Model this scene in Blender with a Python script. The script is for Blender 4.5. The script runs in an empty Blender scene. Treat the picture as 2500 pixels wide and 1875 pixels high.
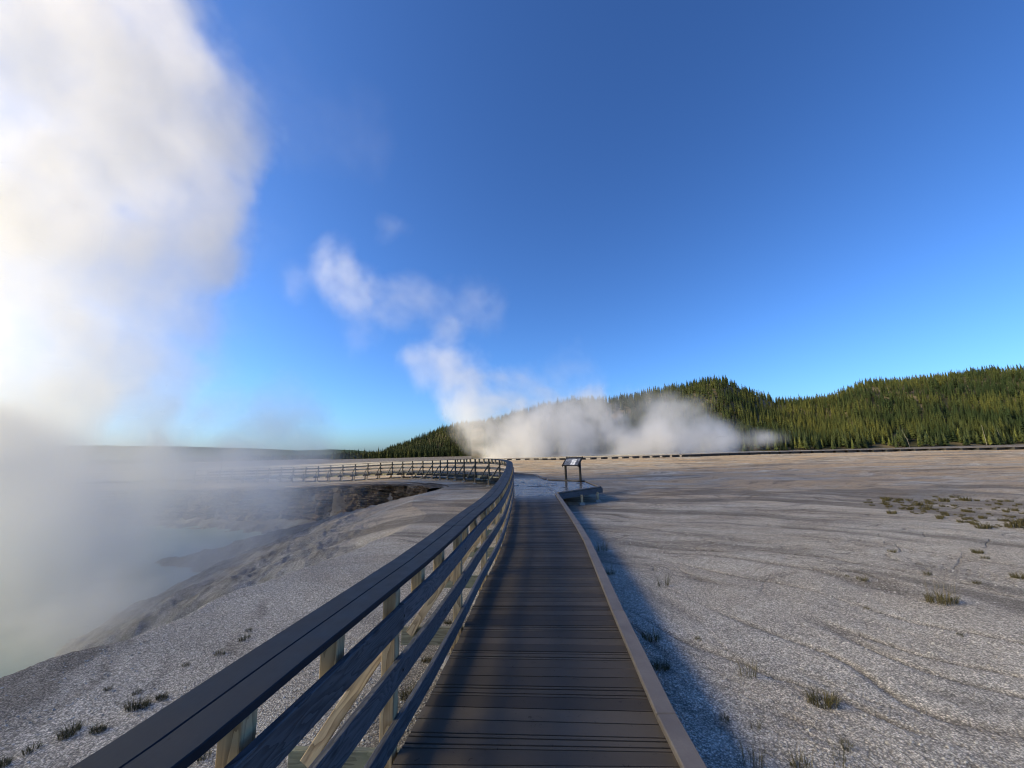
import bpy, bmesh, math, random
import numpy as np
from mathutils import Vector, Matrix
random.seed(7); RNG = np.random.default_rng(11)
R = math.radians
scene = bpy.context.scene
C = scene.collection

# ------------------------------------------------------------------ camera
F, CX, CY = 939.0, 1250.0, 937.5          # focal length and centre in the 2500 px photograph
PITCH, ROLL, EYE = R(9.85), R(1.5), 1.85
_f = Vector((0, math.cos(PITCH), math.sin(PITCH)))
_r0 = Vector((1, 0, 0)); _u0 = Vector((0, -math.sin(PITCH), math.cos(PITCH)))
_r = math.cos(ROLL)*_r0 - math.sin(ROLL)*_u0
_u = math.sin(ROLL)*_r0 + math.cos(ROLL)*_u0
cam_data = bpy.data.cameras.new('camera')
cam = bpy.data.objects.new('camera', cam_data); C.objects.link(cam)
cam_data.sensor_width = 36; cam_data.lens = 36*F/2500
cam_data.clip_start = 0.05; cam_data.clip_end = 30000
M = Matrix((( _r.x, _u.x, -_f.x, 0), (_r.y, _u.y, -_f.y, 0), (_r.z, _u.z, -_f.z, EYE), (0, 0, 0, 1)))
cam.matrix_world = M
scene.camera = cam

def at(px, py, Y):
    """point of the place seen at a pixel of the photograph, Y metres ahead"""
    d = _f + _r*((px-CX)/F) - _u*((py-CY)/F)
    return Vector((0, 0, EYE)) + d*(Y/d.y)

# ------------------------------------------------------------------ sky, sun, exposure
SUN_AZ, SUN_EL = R(-95), R(28)           # azimuth from +Y towards +X
world = bpy.data.worlds.new('World'); scene.world = world; world.use_nodes = True
wt = world.node_tree; wt.nodes.clear()
sky = wt.nodes.new('ShaderNodeTexSky'); sky.sky_type = 'NISHITA'; sky.sun_disc = False
sky.sun_elevation = SUN_EL; sky.sun_rotation = SUN_AZ % (2*math.pi)
sky.altitude = 600; sky.air_density = 1.0; sky.dust_density = 2.0; sky.ozone_density = 5.5
bg = wt.nodes.new('ShaderNodeBackground'); bg.inputs['Strength'].default_value = 0.058
wo = wt.nodes.new('ShaderNodeOutputWorld')
tint = wt.nodes.new('ShaderNodeMix'); tint.data_type = 'RGBA'; tint.blend_type = 'MULTIPLY'; tint.inputs[0].default_value = 1.0
tint.inputs[7].default_value = (0.68, 0.86, 1.02, 1)   # camera white balance of the photograph
wt.links.new(sky.outputs[0], tint.inputs[6]); gam = wt.nodes.new('ShaderNodeGamma'); gam.inputs[1].default_value = 1.2
wt.links.new(tint.outputs[2], gam.inputs[0]); wt.links.new(gam.outputs[0], bg.inputs[0]); wt.links.new(bg.outputs[0], wo.inputs[0])
sun_data = bpy.data.lights.new('sun', 'SUN'); sun_data.energy = 2.95; sun_data.angle = R(30)
sun_data.color = (1.0, 0.80, 0.42)
sun = bpy.data.objects.new('sun', sun_data); C.objects.link(sun)
sdir = Vector((math.sin(SUN_AZ)*math.cos(SUN_EL), math.cos(SUN_AZ)*math.cos(SUN_EL), math.sin(SUN_EL)))
sun.rotation_euler = sdir.to_track_quat('Z', 'Y').to_euler(); sun.location = sdir*200
scene.view_settings.view_transform = 'Standard'; scene.view_settings.look = 'None'
scene.view_settings.exposure = 1.5; scene.view_settings.gamma = 1.0
cy = scene.cycles
cy.max_bounces = 12; cy.diffuse_bounces = 2; cy.glossy_bounces = 2; cy.transmission_bounces = 2
cy.volume_bounces = 6; cy.transparent_max_bounces = 8
cy.volume_step_rate = 2.0; cy.volume_preview_step_rate = 2.0; cy.volume_max_steps = 256
cy.use_adaptive_sampling = True; cy.adaptive_threshold = 0.02
cy.use_denoising = True; cy.filter_width = 1.1; cy.denoising_prefilter = 'ACCURATE'
try: cy.denoiser = 'OPENIMAGEDENOISE'
except Exception: pass
cy.sample_clamp_indirect = 4.0

# ------------------------------------------------------------------ tagging
def tag(o, label=None, cat=None, group=None, kind=None):
    if label: o['label'] = label
    if cat: o['category'] = cat
    if group: o['group'] = group
    if kind: o['kind'] = kind
    return o
def empty(name, loc, label, cat, group=None, rz=0.0):
    o = bpy.data.objects.new(name, None); C.objects.link(o)
    o.location = loc; o.rotation_euler[2] = rz; o.empty_display_size = 0.2
    return tag(o, label, cat, group)
def link(name, me, mat, parent=None):
    o = bpy.data.objects.new(name, me); C.objects.link(o)
    if mat is not None and not me.materials: me.materials.append(mat)
    if parent is not None: o.parent = parent
    return o
def mesh_np(name, V, Fc, smooth=False):
    """V (n,3) array, Fc (m,k) int array"""
    me = bpy.data.meshes.new(name)
    V = np.asarray(V, np.float32); Fc = np.asarray(Fc, np.int32); m, k = Fc.shape
    me.vertices.add(len(V)); me.vertices.foreach_set('co', V.ravel())
    me.loops.add(m*k); me.loops.foreach_set('vertex_index', Fc.ravel())
    me.polygons.add(m); me.polygons.foreach_set('loop_start', np.arange(0, m*k, k, dtype=np.int32))
    me.polygons.foreach_set('loop_total', np.full(m, k, np.int32))
    me.polygons.foreach_set('use_smooth', np.full(m, smooth))
    me.update(calc_edges=True)
    return me

# ------------------------------------------------------------------ numpy noise
def _hash(ix, iy, seed):
    h = (ix.astype(np.int64)*374761393 + iy.astype(np.int64)*668265263 + seed*974634777) & 0xffffffff
    h = ((h ^ (h >> 13))*1274126177) & 0xffffffff
    h = h ^ (h >> 16)
    return (h & 0xffff)/65535.0
def vnoise(x, y, seed=0):
    ix = np.floor(x); iy = np.floor(y); fx = x-ix; fy = y-iy
    fx = fx*fx*(3-2*fx); fy = fy*fy*(3-2*fy)
    a = _hash(ix, iy, seed); b = _hash(ix+1, iy, seed); c = _hash(ix, iy+1, seed); d = _hash(ix+1, iy+1, seed)
    return (a*(1-fx)+b*fx)*(1-fy) + (c*(1-fx)+d*fx)*fy
def fbm(x, y, oct=4, seed=0):
    s = 0; a = 0.5; n = 0
    for i in range(oct):
        s = s + a*vnoise(x, y, seed+i*17); n += a; a *= 0.5; x = x*2.03+3.1; y = y*2.03+1.7
    return s/n
def sstep(a, b, x):
    t = np.clip((x-a)/(b-a), 0, 1); return t*t*(3-2*t)

# ------------------------------------------------------------------ node helper
class NT:
    def __init__(s, name):
        s.m = bpy.data.materials.new(name); s.m.use_nodes = True; s.t = s.m.node_tree; s.t.nodes.clear()
        s.out = s.t.nodes.new('ShaderNodeOutputMaterial')
    def n(s, typ, ins=None, **kw):
        nd = s.t.nodes.new('ShaderNode'+typ)
        for k, v in kw.items(): setattr(nd, k, v)
        for k, v in (ins or {}).items():
            sock = nd.inputs[k]
            if isinstance(v, bpy.types.NodeSocket): s.t.links.new(v, sock)
            elif v is not None: sock.default_value = v
        return nd
    def math(s, op, a, b=0.0, clamp=False):
        return s.n('Math', {0: a, 1: b}, operation=op, use_clamp=clamp).outputs[0]
    def mix(s, f, a, b, mode='MIX'):
        nd = s.n('Mix', {0: f}, data_type='RGBA', blend_type=mode)
        for i, v in ((6, a), (7, b)):
            if isinstance(v, bpy.types.NodeSocket): s.t.links.new(v, nd.inputs[i])
            else: nd.inputs[i].default_value = (*v, 1) if len(v) == 3 else v
        return nd.outputs[2]
    def noise(s, vec, scale, detail=4, rough=0.55, dist=0.0, out=0):
        return s.n('TexNoise', {'Vector': vec, 'Scale': scale, 'Detail': detail, 'Roughness': rough, 'Distortion': dist}).outputs[out]
    def voro(s, vec, scale, feature='F1', out=0, rnd=1.0):
        return s.n('TexVoronoi', {'Vector': vec, 'Scale': scale, 'Randomness': rnd}, feature=feature).outputs[out]
    def ramp(s, f, stops, interp='LINEAR'):
        nd = s.n('ValToRGB', {0: f}); cr = nd.color_ramp; cr.interpolation = interp
        while len(cr.elements) < len(stops): cr.elements.new(0.5)
        for e, (p, c) in zip(cr.elements, stops):
            e.position = p; e.color = (*c, 1) if isinstance(c, tuple) else (c, c, c, 1)
        return nd.outputs[0]
    def mapr(s, v, a, b, c=0.0, d=1.0, smooth=False):
        return s.n('MapRange', {0: v, 1: a, 2: b, 3: c, 4: d}, interpolation_type='SMOOTHSTEP' if smooth else 'LINEAR').outputs[0]
    def mapping(s, vec, scale=(1, 1, 1), rot=(0, 0, 0), loc=(0, 0, 0)):
        return s.n('Mapping', {'Vector': vec, 'Location': loc, 'Rotation': rot, 'Scale': scale}).outputs[0]
    def done(s, col, rough=0.8, bump=None, strength=0.5, dist=0.01, spec=0.5, **extra):
        p = s.n('BsdfPrincipled', {'Base Color': col if isinstance(col, bpy.types.NodeSocket) else (*col, 1), 'Roughness': rough, 'Specular IOR Level': spec})
        for k, v in extra.items():
            p.inputs[k].default_value = v
        if bump is not None:
            b = s.n('Bump', {'Height': bump, 'Strength': strength, 'Distance': dist})
            s.t.links.new(b.outputs[0], p.inputs['Normal'])
        s.t.links.new(p.outputs[0], s.out.inputs[0]); return s.m

# ------------------------------------------------------------------ materials
def mat_ground():
    T = NT('sinter_ground'); pos = T.n('NewGeometry').outputs['Position']
    sep = T.n('SeparateXYZ', {0: pos}); X, Y, Z = sep.outputs
    warp = T.noise(pos, 0.12, 3, out=1)
    wv = T.n('VectorMath', {0: warp, 1: (0.5, 0.5, 0.5)}, operation='SUBTRACT').outputs[0]
    wv = T.n('VectorMath', {0: wv, 'Scale': 9.0}, operation='SCALE').outputs[0]
    wp = T.n('VectorMath', {0: pos, 1: wv}, operation='ADD').outputs[0]
    g1 = T.voro(pos, 58, out=0); g2 = T.voro(pos, 130, out=0); gc = T.voro(pos, 58, out=1)
    g3 = T.noise(pos, 22, 6, 0.7)
    # broad tone: clean pale sinter, greyer crust, brown washes
    big = T.noise(T.mapping(wp, (0.10, 0.35, 0.3), (0, 0, R(-14))), 1.0, 5, 0.6)
    str_ = T.noise(T.mapping(wp, (0.16, 1.1, 0.5), (0, 0, R(-12))), 1.0, 7, 0.62)
    med = T.noise(wp, 0.9, 6, 0.65)
    base = T.mix(T.mapr(big, 0.36, 0.62), (0.85, 0.78, 0.66), (0.71, 0.65, 0.55))
    base = T.mix(T.mapr(med, 0.42, 0.68, 0, 0.55), base, (0.50, 0.475, 0.425))
    far = T.mapr(Y, 10, 26, smooth=True)
    brown = T.math('MULTIPLY', T.mapr(str_, 0.42, 0.60), T.mapr(Y, 4, 30, 0.25, 0.9))
    base = T.mix(T.math('MULTIPLY', brown, 0.75), base, (0.33, 0.24, 0.15))
    tan = T.math('MULTIPLY', T.mapr(big, 0.42, 0.56), far)
    base = T.mix(T.math('MULTIPLY', tan, 0.85), base, (0.78, 0.56, 0.33))  # tan ground farther off; part of the warmth is sunlight painted in
    pat = T.n('Attribute', attribute_name='patch').outputs['Fac']; ril = T.n('Attribute', attribute_name='rill').outputs['Fac']
    base = T.mix(T.math('MULTIPLY', pat, 0.7), base, (0.22, 0.19, 0.155))
    base = T.mix(T.math('MULTIPLY', ril, 0.55), base, (0.17, 0.135, 0.10))
    # inside the crater: greyer rubble, brown below the cliff
    below = T.mapr(T.math('ADD', Z, T.math('MULTIPLY', med, 0.8)), -0.35, -1.3, smooth=True)
    rub = T.ramp(T.noise(pos, 1.4, 7, 0.7), [(0.35, (0.24, 0.235, 0.225)), (0.5, (0.40, 0.395, 0.385)), (0.66, (0.58, 0.57, 0.55))])
    bel = T.math('MULTIPLY', T.mapr(Y, 23, 28), T.mapr(T.noise(T.mapping(pos, (0.5, 0.5, 1)), 1.0, 4, 0.6), 0.35, 0.55))
    rub = T.mix(T.math('MULTIPLY', bel, 0.8), rub, (0.13, 0.085, 0.05))
    base = T.mix(below, base, rub)
    # thin meandering rills
    rl = T.noise(T.mapping(wp, (0.10, 0.34, 0.3), (0, 0, R(-20)), (4, 2, 0)), 1.0, 3, 0.5)
    rid = T.math('ABSOLUTE', T.math('SUBTRACT', T.math('FRACT', T.math('MULTIPLY', rl, 11.0)), 0.5))
    rill = T.math('MULTIPLY', T.math('MULTIPLY', T.mapr(rid, 0.0, 0.05, 1, 0, True), T.mapr(med, 0.38, 0.55)), T.math('MULTIPLY', T.mapr(Y, 5, 9), T.mapr(X, 0, 3)))
    base = T.mix(T.math('MULTIPLY', rill, 0.6), base, (0.13, 0.105, 0.08))
    # pale strip at the spring edge: sunlit sinter's brightness painted into the ground
    strip = T.math('MULTIPLY', T.mapr(Y, 92, 98), T.mapr(Y, 190, 150))
    base = T.mix(strip, base, (0.75, 0.66, 0.5))
    # grains: light chips with dark gaps
    gap = T.mapr(g1, 0.25, 0.62, 1.0, 0.42)
    chip = T.mapr(T.n('SeparateColor', {0: gc}).outputs[0], 0, 1, 0.72, 1.22)
    fine = T.mapr(g3, 0.35, 0.65, 0.62, 1.3)
    k = T.math('MULTIPLY', T.math('MULTIPLY', gap, chip), fine)
    k = T.math('MULTIPLY', k, T.mapr(g2, 0.2, 0.6, 1.1, 0.75))
    kc = T.n('CombineXYZ', {0: k, 1: k, 2: k}).outputs[0]
    col = T.mix(1.0, base, kc, 'MULTIPLY')
    h = T.math('ADD', T.math('MULTIPLY', T.math('SUBTRACT', 1.0, g1), 0.6), T.math('MULTIPLY', g3, 0.8))
    h = T.math('ADD', h, T.math('MULTIPLY', med, 3.0))
    h = T.math('SUBTRACT', h, T.math('MULTIPLY', rill, 1.5))
    return T.done(col, 0.85, h, 0.9, 0.015, 0.2)
def mat_slope():
    T = NT('crater_slope'); pos = T.n('NewGeometry').outputs['Position']
    a = T.noise(pos, 1.2, 8, 0.7); b = T.voro(pos, 14, out=0); c = T.noise(T.mapping(pos, (0.5, 0.5, 5)), 1.0, 5, 0.6)
    col = T.ramp(a, [(0.3, (0.16, 0.15, 0.135)), (0.5, (0.34, 0.325, 0.295)), (0.7, (0.5, 0.475, 0.43))])
    col = T.mix(T.mapr(c, 0.52, 0.68, 0, 0.45), col, (0.22, 0.16, 0.10))
    k = T.mapr(b, 0.2, 0.6, 1.15, 0.55); col = T.mix(1.0, col, T.n('CombineXYZ', {0: k, 1: k, 2: k}).outputs[0], 'MULTIPLY')
    return T.done(col, 0.9, T.math('ADD', a, T.math('MULTIPLY', b, -0.3)), 1.0, 0.12, 0.2)
def mat_cliff():
    T = NT('layered_cliff_rock'); pos = T.n('NewGeometry').outputs['Position']
    a = T.noise(T.mapping(pos, (0.6, 0.6, 9)), 1.0, 7, 0.7); b = T.noise(pos, 2.5, 6, 0.7)
    d = T.noise(T.mapping(pos, (1.4, 1.4, 0.35)), 1.0, 4, 0.6)
    v = T.math('ADD', T.math('MULTIPLY', a, 0.65), T.math('MULTIPLY', b, 0.35))
    col = T.ramp(v, [(0.36, (0.018, 0.013, 0.009)), (0.47, (0.075, 0.05, 0.03)), (0.56, (0.17, 0.12, 0.07)), (0.68, (0.34, 0.27, 0.17))])
    col = T.mix(T.mapr(d, 0.5, 0.62, 0, 0.7), col, (0.05, 0.032, 0.02))
    return T.done(col, 0.9, v, 1.0, 0.15, 0.2)
def mat_wood(name, dark, light, green=None, grain=1.0, rough=0.7, wet=None):
    T = NT(name); tc = T.n('TexCoord').outputs['Object']; rnd = T.n('ObjectInfo').outputs['Random']
    off = T.n('CombineXYZ', {0: T.math('MULTIPLY', rnd, 37.0), 1: T.math('MULTIPLY', rnd, 11.0), 2: T.math('MULTIPLY', rnd, 5.0)}).outputs[0]
    p = T.n('VectorMath', {0: tc, 1: off}, operation='ADD').outputs[0]
    w = T.noise(T.mapping(p, (1.1, 7, 7)), 1.0, 3, 0.5, out=0)
    rings = T.math('FRACT', T.math('MULTIPLY', w, 15.0*grain))
    rings = T.mapr(rings, 0.0, 0.75)
    fib = T.noise(T.mapping(p, (2.5, 90, 90)), 1.0, 4, 0.6)
    blot = T.noise(p, 3.0, 4, 0.6)
    f = T.math('ADD', T.math('MULTIPLY', rings, 0.45), T.math('ADD', T.math('MULTIPLY', fib, 0.55), T.math('MULTIPLY', blot, 0.3)))
    col = T.ramp(f, [(0.3, dark), (0.85, light)])
    if green: col = T.mix(T.mapr(blot, 0.45, 0.7, 0, 0.7), col, green)
    kn = T.voro(T.mapping(p, (2.2, 6, 6)), 1.0, out=0)
    col = T.mix(T.mapr(kn, 0.05, 0.12, 0.8, 0), col, tuple(c*0.35 for c in dark))
    v = T.mapr(rnd, 0, 1, 0.8, 1.2); col = T.mix(1.0, col, T.n('CombineXYZ', {0: v, 1: v, 2: v}).outputs[0], 'MULTIPLY')
    h = T.math('ADD', rings, T.math('MULTIPLY', fib, 0.8))
    return T.done(col, rough, h, 0.6, 0.003, 0.4)
def mat_cap():
    T = NT('dark_composite_board'); tc = T.n('TexCoord').outputs['Object']; pos = T.n('NewGeometry').outputs['Position']
    a = T.noise(pos, 6, 5, 0.6); b = T.noise(T.mapping(tc, (3, 60, 60)), 1.0, 4, 0.6); s = T.voro(pos, 9, out=0)
    col = T.ramp(a, [(0.3, (0.009, 0.012, 0.018)), (0.7, (0.018, 0.022, 0.031))])
    col = T.mix(T.mapr(s, 0.03, 0.06, 0.8, 0), col, (0.008, 0.008, 0.01))
    rg = T.mapr(a, 0.3, 0.7, 0.5, 0.68)
    return T.done(col, rg, b, 0.25, 0.002, 0.2)
def mat_deck():
    T = NT('composite_deck_boards'); pos = T.n('NewGeometry').outputs['Position']
    uv = T.n('UVMap', uv_map='UVMap').outputs[0]; su = T.n('SeparateXYZ', {0: uv}); U, V = su.outputs[0], su.outputs[1]
    pid = T.n('Attribute', attribute_name='pid').outputs['Fac']
    sp = T.n('SeparateXYZ', {0: pos})
    a = T.noise(pos, 1.3, 5, 0.6); fl = T.noise(T.mapping(pos, (22, 30, 1)), 1.0, 5, 0.65, 1.0); c = T.noise(T.mapping(pos, (1.5, 120, 1)), 1.0, 3, 0.6)
    col = T.ramp(pid, [(0.0, (0.042, 0.035, 0.028)), (0.5, (0.064, 0.054, 0.043)), (1.0, (0.096, 0.081, 0.064))])
    col = T.mix(T.mapr(a, 0.35, 0.7, 0, 0.6), col, (0.054, 0.048, 0.042))
    # pale dried rim of each board towards the kerb
    e = T.noise(pos, 9, 4, 0.6)
    u2 = T.math('ADD', U, T.math('MULTIPLY', T.math('SUBTRACT', e, 0.5), 0.06))
    rim = T.math('MAXIMUM', T.mapr(u2, 0.925, 0.94), T.math('MULTIPLY', T.mapr(T.math('ADD', T.math('ABSOLUTE', T.math('SUBTRACT', V, 0.5)), T.math('MULTIPLY', T.math('SUBTRACT', e, 0.5), 0.2)), 0.40, 0.46), T.mapr(u2, 0.8, 0.93)))
    col = T.mix(T.math('MULTIPLY', rim, 0.5), col, (0.11, 0.086, 0.066))
    col = T.mix(T.mapr(fl, 0.63, 0.70, 0, 0.7), col, (0.016, 0.013, 0.012))
    wet = T.math('MULTIPLY', T.mapr(sp.outputs[1], 13, 16.5, 0, 1, True), T.mapr(sp.outputs[1], 26, 22, 0, 1))
    wet = T.math('MULTIPLY', wet, T.mapr(a, 0.3, 0.42))
    rg = T.mix(wet, T.n('CombineXYZ', {0: T.mapr(a, 0.3, 0.7, 0.6, 0.8), 1: 0.0, 2: 0.0}).outputs[0], (0.24, 0, 0))
    rgs = T.n('SeparateColor', {0: rg}).outputs[0]
    m = T.done(col, 0.5, T.math('ADD', c, T.math('MULTIPLY', fl, -0.6)), 0.25, 0.002, 0.18)
    p = [n for n in T.t.nodes if n.type == 'BSDF_PRINCIPLED'][0]; T.t.links.new(rgs, p.inputs['Roughness'])
    return m
def mat_kerb():
    T = NT('composite_kerb_board'); pos = T.n('NewGeometry').outputs['Position']
    a = T.noise(pos, 4, 5, 0.6); b = T.noise(pos, 60, 3, 0.6)
    col = T.ramp(a, [(0.3, (0.10, 0.088, 0.082)), (0.7, (0.155, 0.138, 0.125))])
    col = T.mix(T.mapr(b, 0.4, 0.7, 0, 0.4), col, (0.10, 0.09, 0.085))
    return T.done(col, 0.6, b, 0.2, 0.002, 0.4)
def mat_plain(name, col, rough=0.5, var=0.3, spec=0.5, scale=8):
    T = NT(name); pos = T.n('NewGeometry').outputs['Position']; a = T.noise(pos, scale, 5, 0.6)
    c = T.mix(T.mapr(a, 0.3, 0.7), tuple(x*(1-var) for x in col), tuple(x*(1+var) for x in col))
    return T.done(c, rough, a, 0.3, 0.005, spec)
def mat_leaf(name, c1, c2, scale=0.15):
    T = NT(name); pos = T.n('NewGeometry').outputs['Position']; a = T.noise(pos, scale, 3, 0.6); ir = T.n('NewGeometry').outputs['Random Per Island']
    f = T.math('ADD', T.math('MULTIPLY', a, 0.5), T.math('MULTIPLY', ir, 0.5))
    return T.done(T.ramp(f, [(0.25, c1), (0.75, c2)]), 0.75, None, spec=0.2)
def mat_hill():
    T = NT('hill_soil'); pos = T.n('NewGeometry').outputs['Position']; a = T.noise(pos, 0.03, 6, 0.6); b = T.noise(pos, 0.4, 5, 0.6)
    col = T.ramp(a, [(0.38, (0.03, 0.034, 0.014)), (0.52, (0.09, 0.075, 0.04)), (0.62, (0.19, 0.15, 0.095))])
    col = T.mix(T.mapr(b, 0.4, 0.65, 0, 0.5), col, (0.06, 0.055, 0.03))
    return T.done(col, 0.9, b, 0.6, 0.5, 0.1)
def mat_farhill():
    T = NT('distant_forest'); pos = T.n('NewGeometry').outputs['Position']
    a = T.noise(T.mapping(pos, (1, 1, 3.0)), 0.004, 8, 0.65); b = T.noise(T.mapping(pos, (1, 0.6, 3)), 0.05, 4, 0.7)
    col = T.ramp(a, [(0.35, (0.03, 0.05, 0.03)), (0.55, (0.06, 0.085, 0.05)), (0.7, (0.10, 0.12, 0.075))])
    col = T.mix(T.mapr(b, 0.45, 0.6, 0, 0.5), col, (0.025, 0.04, 0.03))
    return T.done(col, 0.95, b, 0.8, 4.0, 0.0)
def mat_water():
    T = NT('hot_spring_water'); pos = T.n('NewGeometry').outputs['Position']; a = T.noise(pos, 0.25, 4, 0.6); b = T.noise(pos, 5, 4, 0.6)
    col = T.mix(T.mapr(a, 0.35, 0.65), (0.15, 0.23, 0.22), (0.23, 0.30, 0.28))
    return T.done(col, 0.4, b, 0.4, 0.03, 0.3)
def mat_panel():
    T = NT('sign_picture'); tc = T.n('TexCoord').outputs['Generated']; s = T.n('SeparateXYZ', {0: tc})
    a = T.noise(tc, 4, 5, 0.65); b = T.noise(tc, 9, 4, 0.7)
    # a photograph of rising steam: pale plume right of centre over a grey landscape, dark header band
    dx = T.math('ABSOLUTE', T.math('SUBTRACT', T.math('ADD', s.outputs[0], T.math('MULTIPLY', a, 0.35)), 0.80))
    pl = T.math('MULTIPLY', T.mapr(dx, 0.20, 0.12), T.mapr(s.outputs[1], 0.85, 0.72))
    pl = T.math('MULTIPLY', pl, T.mapr(b, 0.35, 0.5))
    col = T.mix(T.mapr(s.outputs[1], 0.2, 0.6), (0.12, 0.13, 0.15), (0.24, 0.25, 0.28))
    col = T.mix(T.mapr(a, 0.45, 0.6), col, (0.08, 0.085, 0.1))
    col = T.mix(pl, col, (0.72, 0.72, 0.72))
    col = T.mix(T.mapr(s.outputs[1], 0.87, 0.88), col, (0.02, 0.02, 0.022))
    return T.done(col, 0.2, None, spec=0.5)

GROUND, SLOPE, CLIFF = mat_ground(), mat_slope(), mat_cliff()
POSTW = mat_wood('treated_timber', (0.17, 0.11, 0.055), (0.50, 0.37, 0.21), (0.36, 0.28, 0.165), 0.6)
SHADEW = mat_wood('shaded_far_timber', (0.045, 0.04, 0.03), (0.15, 0.13, 0.095), None, 0.8)  # post timber darkened for far posts: their unlit tone is in the colour
RAILW = mat_wood('weathered_rail_wood', (0.022, 0.025, 0.033), (0.088, 0.092, 0.105), None, 1.2, 0.65)
JOISTW = mat_wood('joist_timber', (0.10, 0.09, 0.055), (0.26, 0.24, 0.16), (0.20, 0.22, 0.14), 0.8)
CAP, DECK, KERB = mat_cap(), mat_deck(), mat_kerb()
CONC = mat_plain('concrete', (0.33, 0.31, 0.28), 0.9, 0.25, 0.2)
BLACK = mat_plain('black_painted_steel', (0.010, 0.009, 0.009), 0.5, 0.2, 0.3)
DARKM = mat_plain('dark_bolt', (0.02, 0.018, 0.016), 0.5, 0.2)
TRUNK = mat_plain('conifer_bark', (0.12, 0.09, 0.065), 0.9, 0.3, 0.1)
SNAG = mat_plain('bleached_dead_wood', (0.36, 0.32, 0.27), 0.9, 0.2, 0.1)
LEAF1 = mat_leaf('conifer_needles', (0.013, 0.024, 0.008), (0.05, 0.06, 0.015), 0.02)
LEAF2 = mat_leaf('young_pine_needles', (0.045, 0.06, 0.014), (0.12, 0.125, 0.028), 0.03)
GRASS = mat_leaf('tuft_blades', (0.035, 0.035, 0.015), (0.14, 0.12, 0.05), 6)
DRYG = mat_leaf('dry_stems', (0.10, 0.08, 0.045), (0.22, 0.18, 0.10), 6)
HILL, FARHILL, WATER, PANEL = mat_hill(), mat_farhill(), mat_water(), mat_panel()

# ------------------------------------------------------------------ the walkway's line (left edge of its deck)
LP = [(-1.9,-5,0,1.8),(-1.35,-2.6,0,1.8),(-.93,-.4,0,1.8),(-.80,.9,0,1.8),(-.78,1.7,0,1.8),(-.76,2.66,0,1.8),(-.71,3.4,0,1.8),(-.64,4.33,0,1.8),(-.53,5.77,0,1.8),(-.33,7.9,0,1.8),
      (-.2,10.5,0,1.8),(-.09,14,.02,1.8),(-.03,17.5,.10,1.8),(-.06,20.3,.2,1.85),(-.30,22.2,.26,2.1),(-.85,24.0,.31,2.35),(-1.75,25.8,.33,2.35),(-3.0,27.5,.31,2.1),(-4.2,29.6,.26,1.8),(-5.5,31.9,.21,1.8),
      (-7,34.4,.14,1.8),(-9.3,36.9,.09,1.8),(-13,40.0,-.03,1.8),(-19,42.8,-.24,1.8),(-24,44.6,-.37,1.8),(-32,46.8,-.5,1.8),(-45,49,-.62,1.8),(-60,50,-.7,1.8)]
def catmull(P, n=24):
    P = np.array(P, float); out = []
    Q = np.vstack([2*P[0]-P[1], P, 2*P[-1]-P[-2]])
    for i in range(len(P)-1):
        p0, p1, p2, p3 = Q[i], Q[i+1], Q[i+2], Q[i+3]
        for t in np.linspace(0, 1, n, endpoint=False):
            out.append(0.5*((2*p1)+(p2-p0)*t+(2*p0-5*p1+4*p2-p3)*t*t+(3*p1-p0-3*p2+p3)*t**3))
    out.append(P[-1]); return np.array(out)
PATH = catmull(LP)
SEG = np.r_[0, np.cumsum(np.hypot(*(PATH[1:, :2]-PATH[:-1, :2]).T))]
TAN = np.gradient(PATH[:, :2], axis=0); TAN /= np.linalg.norm(TAN, axis=1)[:, None]
for _ in range(3): TAN[1:-1] = (TAN[:-2]+TAN[1:-1]*2+TAN[2:]); TAN /= np.linalg.norm(TAN, axis=1)[:, None]
def lp(s):
    x, y, z, w = [np.interp(s, SEG, PATH[:, i]) for i in range(4)]
    tx, ty = np.interp(s, SEG, TAN[:, 0]), np.interp(s, SEG, TAN[:, 1]); l = math.hypot(tx, ty)
    return Vector((x, y, z)), Vector((tx/l, ty/l, 0)), Vector((ty/l, -tx/l, 0)), w
def off(s, o, dz=0.0):
    p, t, n, w = lp(s); q = p + n*o; q.z += dz; return q
def rk(s):        # the nearest railing run is set at a slight angle to the deck
    y = float(np.interp(s, SEG, PATH[:, 1])); return float(np.interp(y, (-3, .9, 1.42, 1.7, 2.2, 2.7, 3.34, 4.26, 6.4, 10, 14), (-.8, -.23, -.165, -.14, -.08, -.025, .015, .04, .05, .02, 0))) if s < 24 else 0.0
def s_at_y(y): return float(SEG[np.argmin(abs(PATH[:, 1]-y) + (PATH[:, 0] < -3)*0)])
STOT = SEG[-1]

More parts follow.
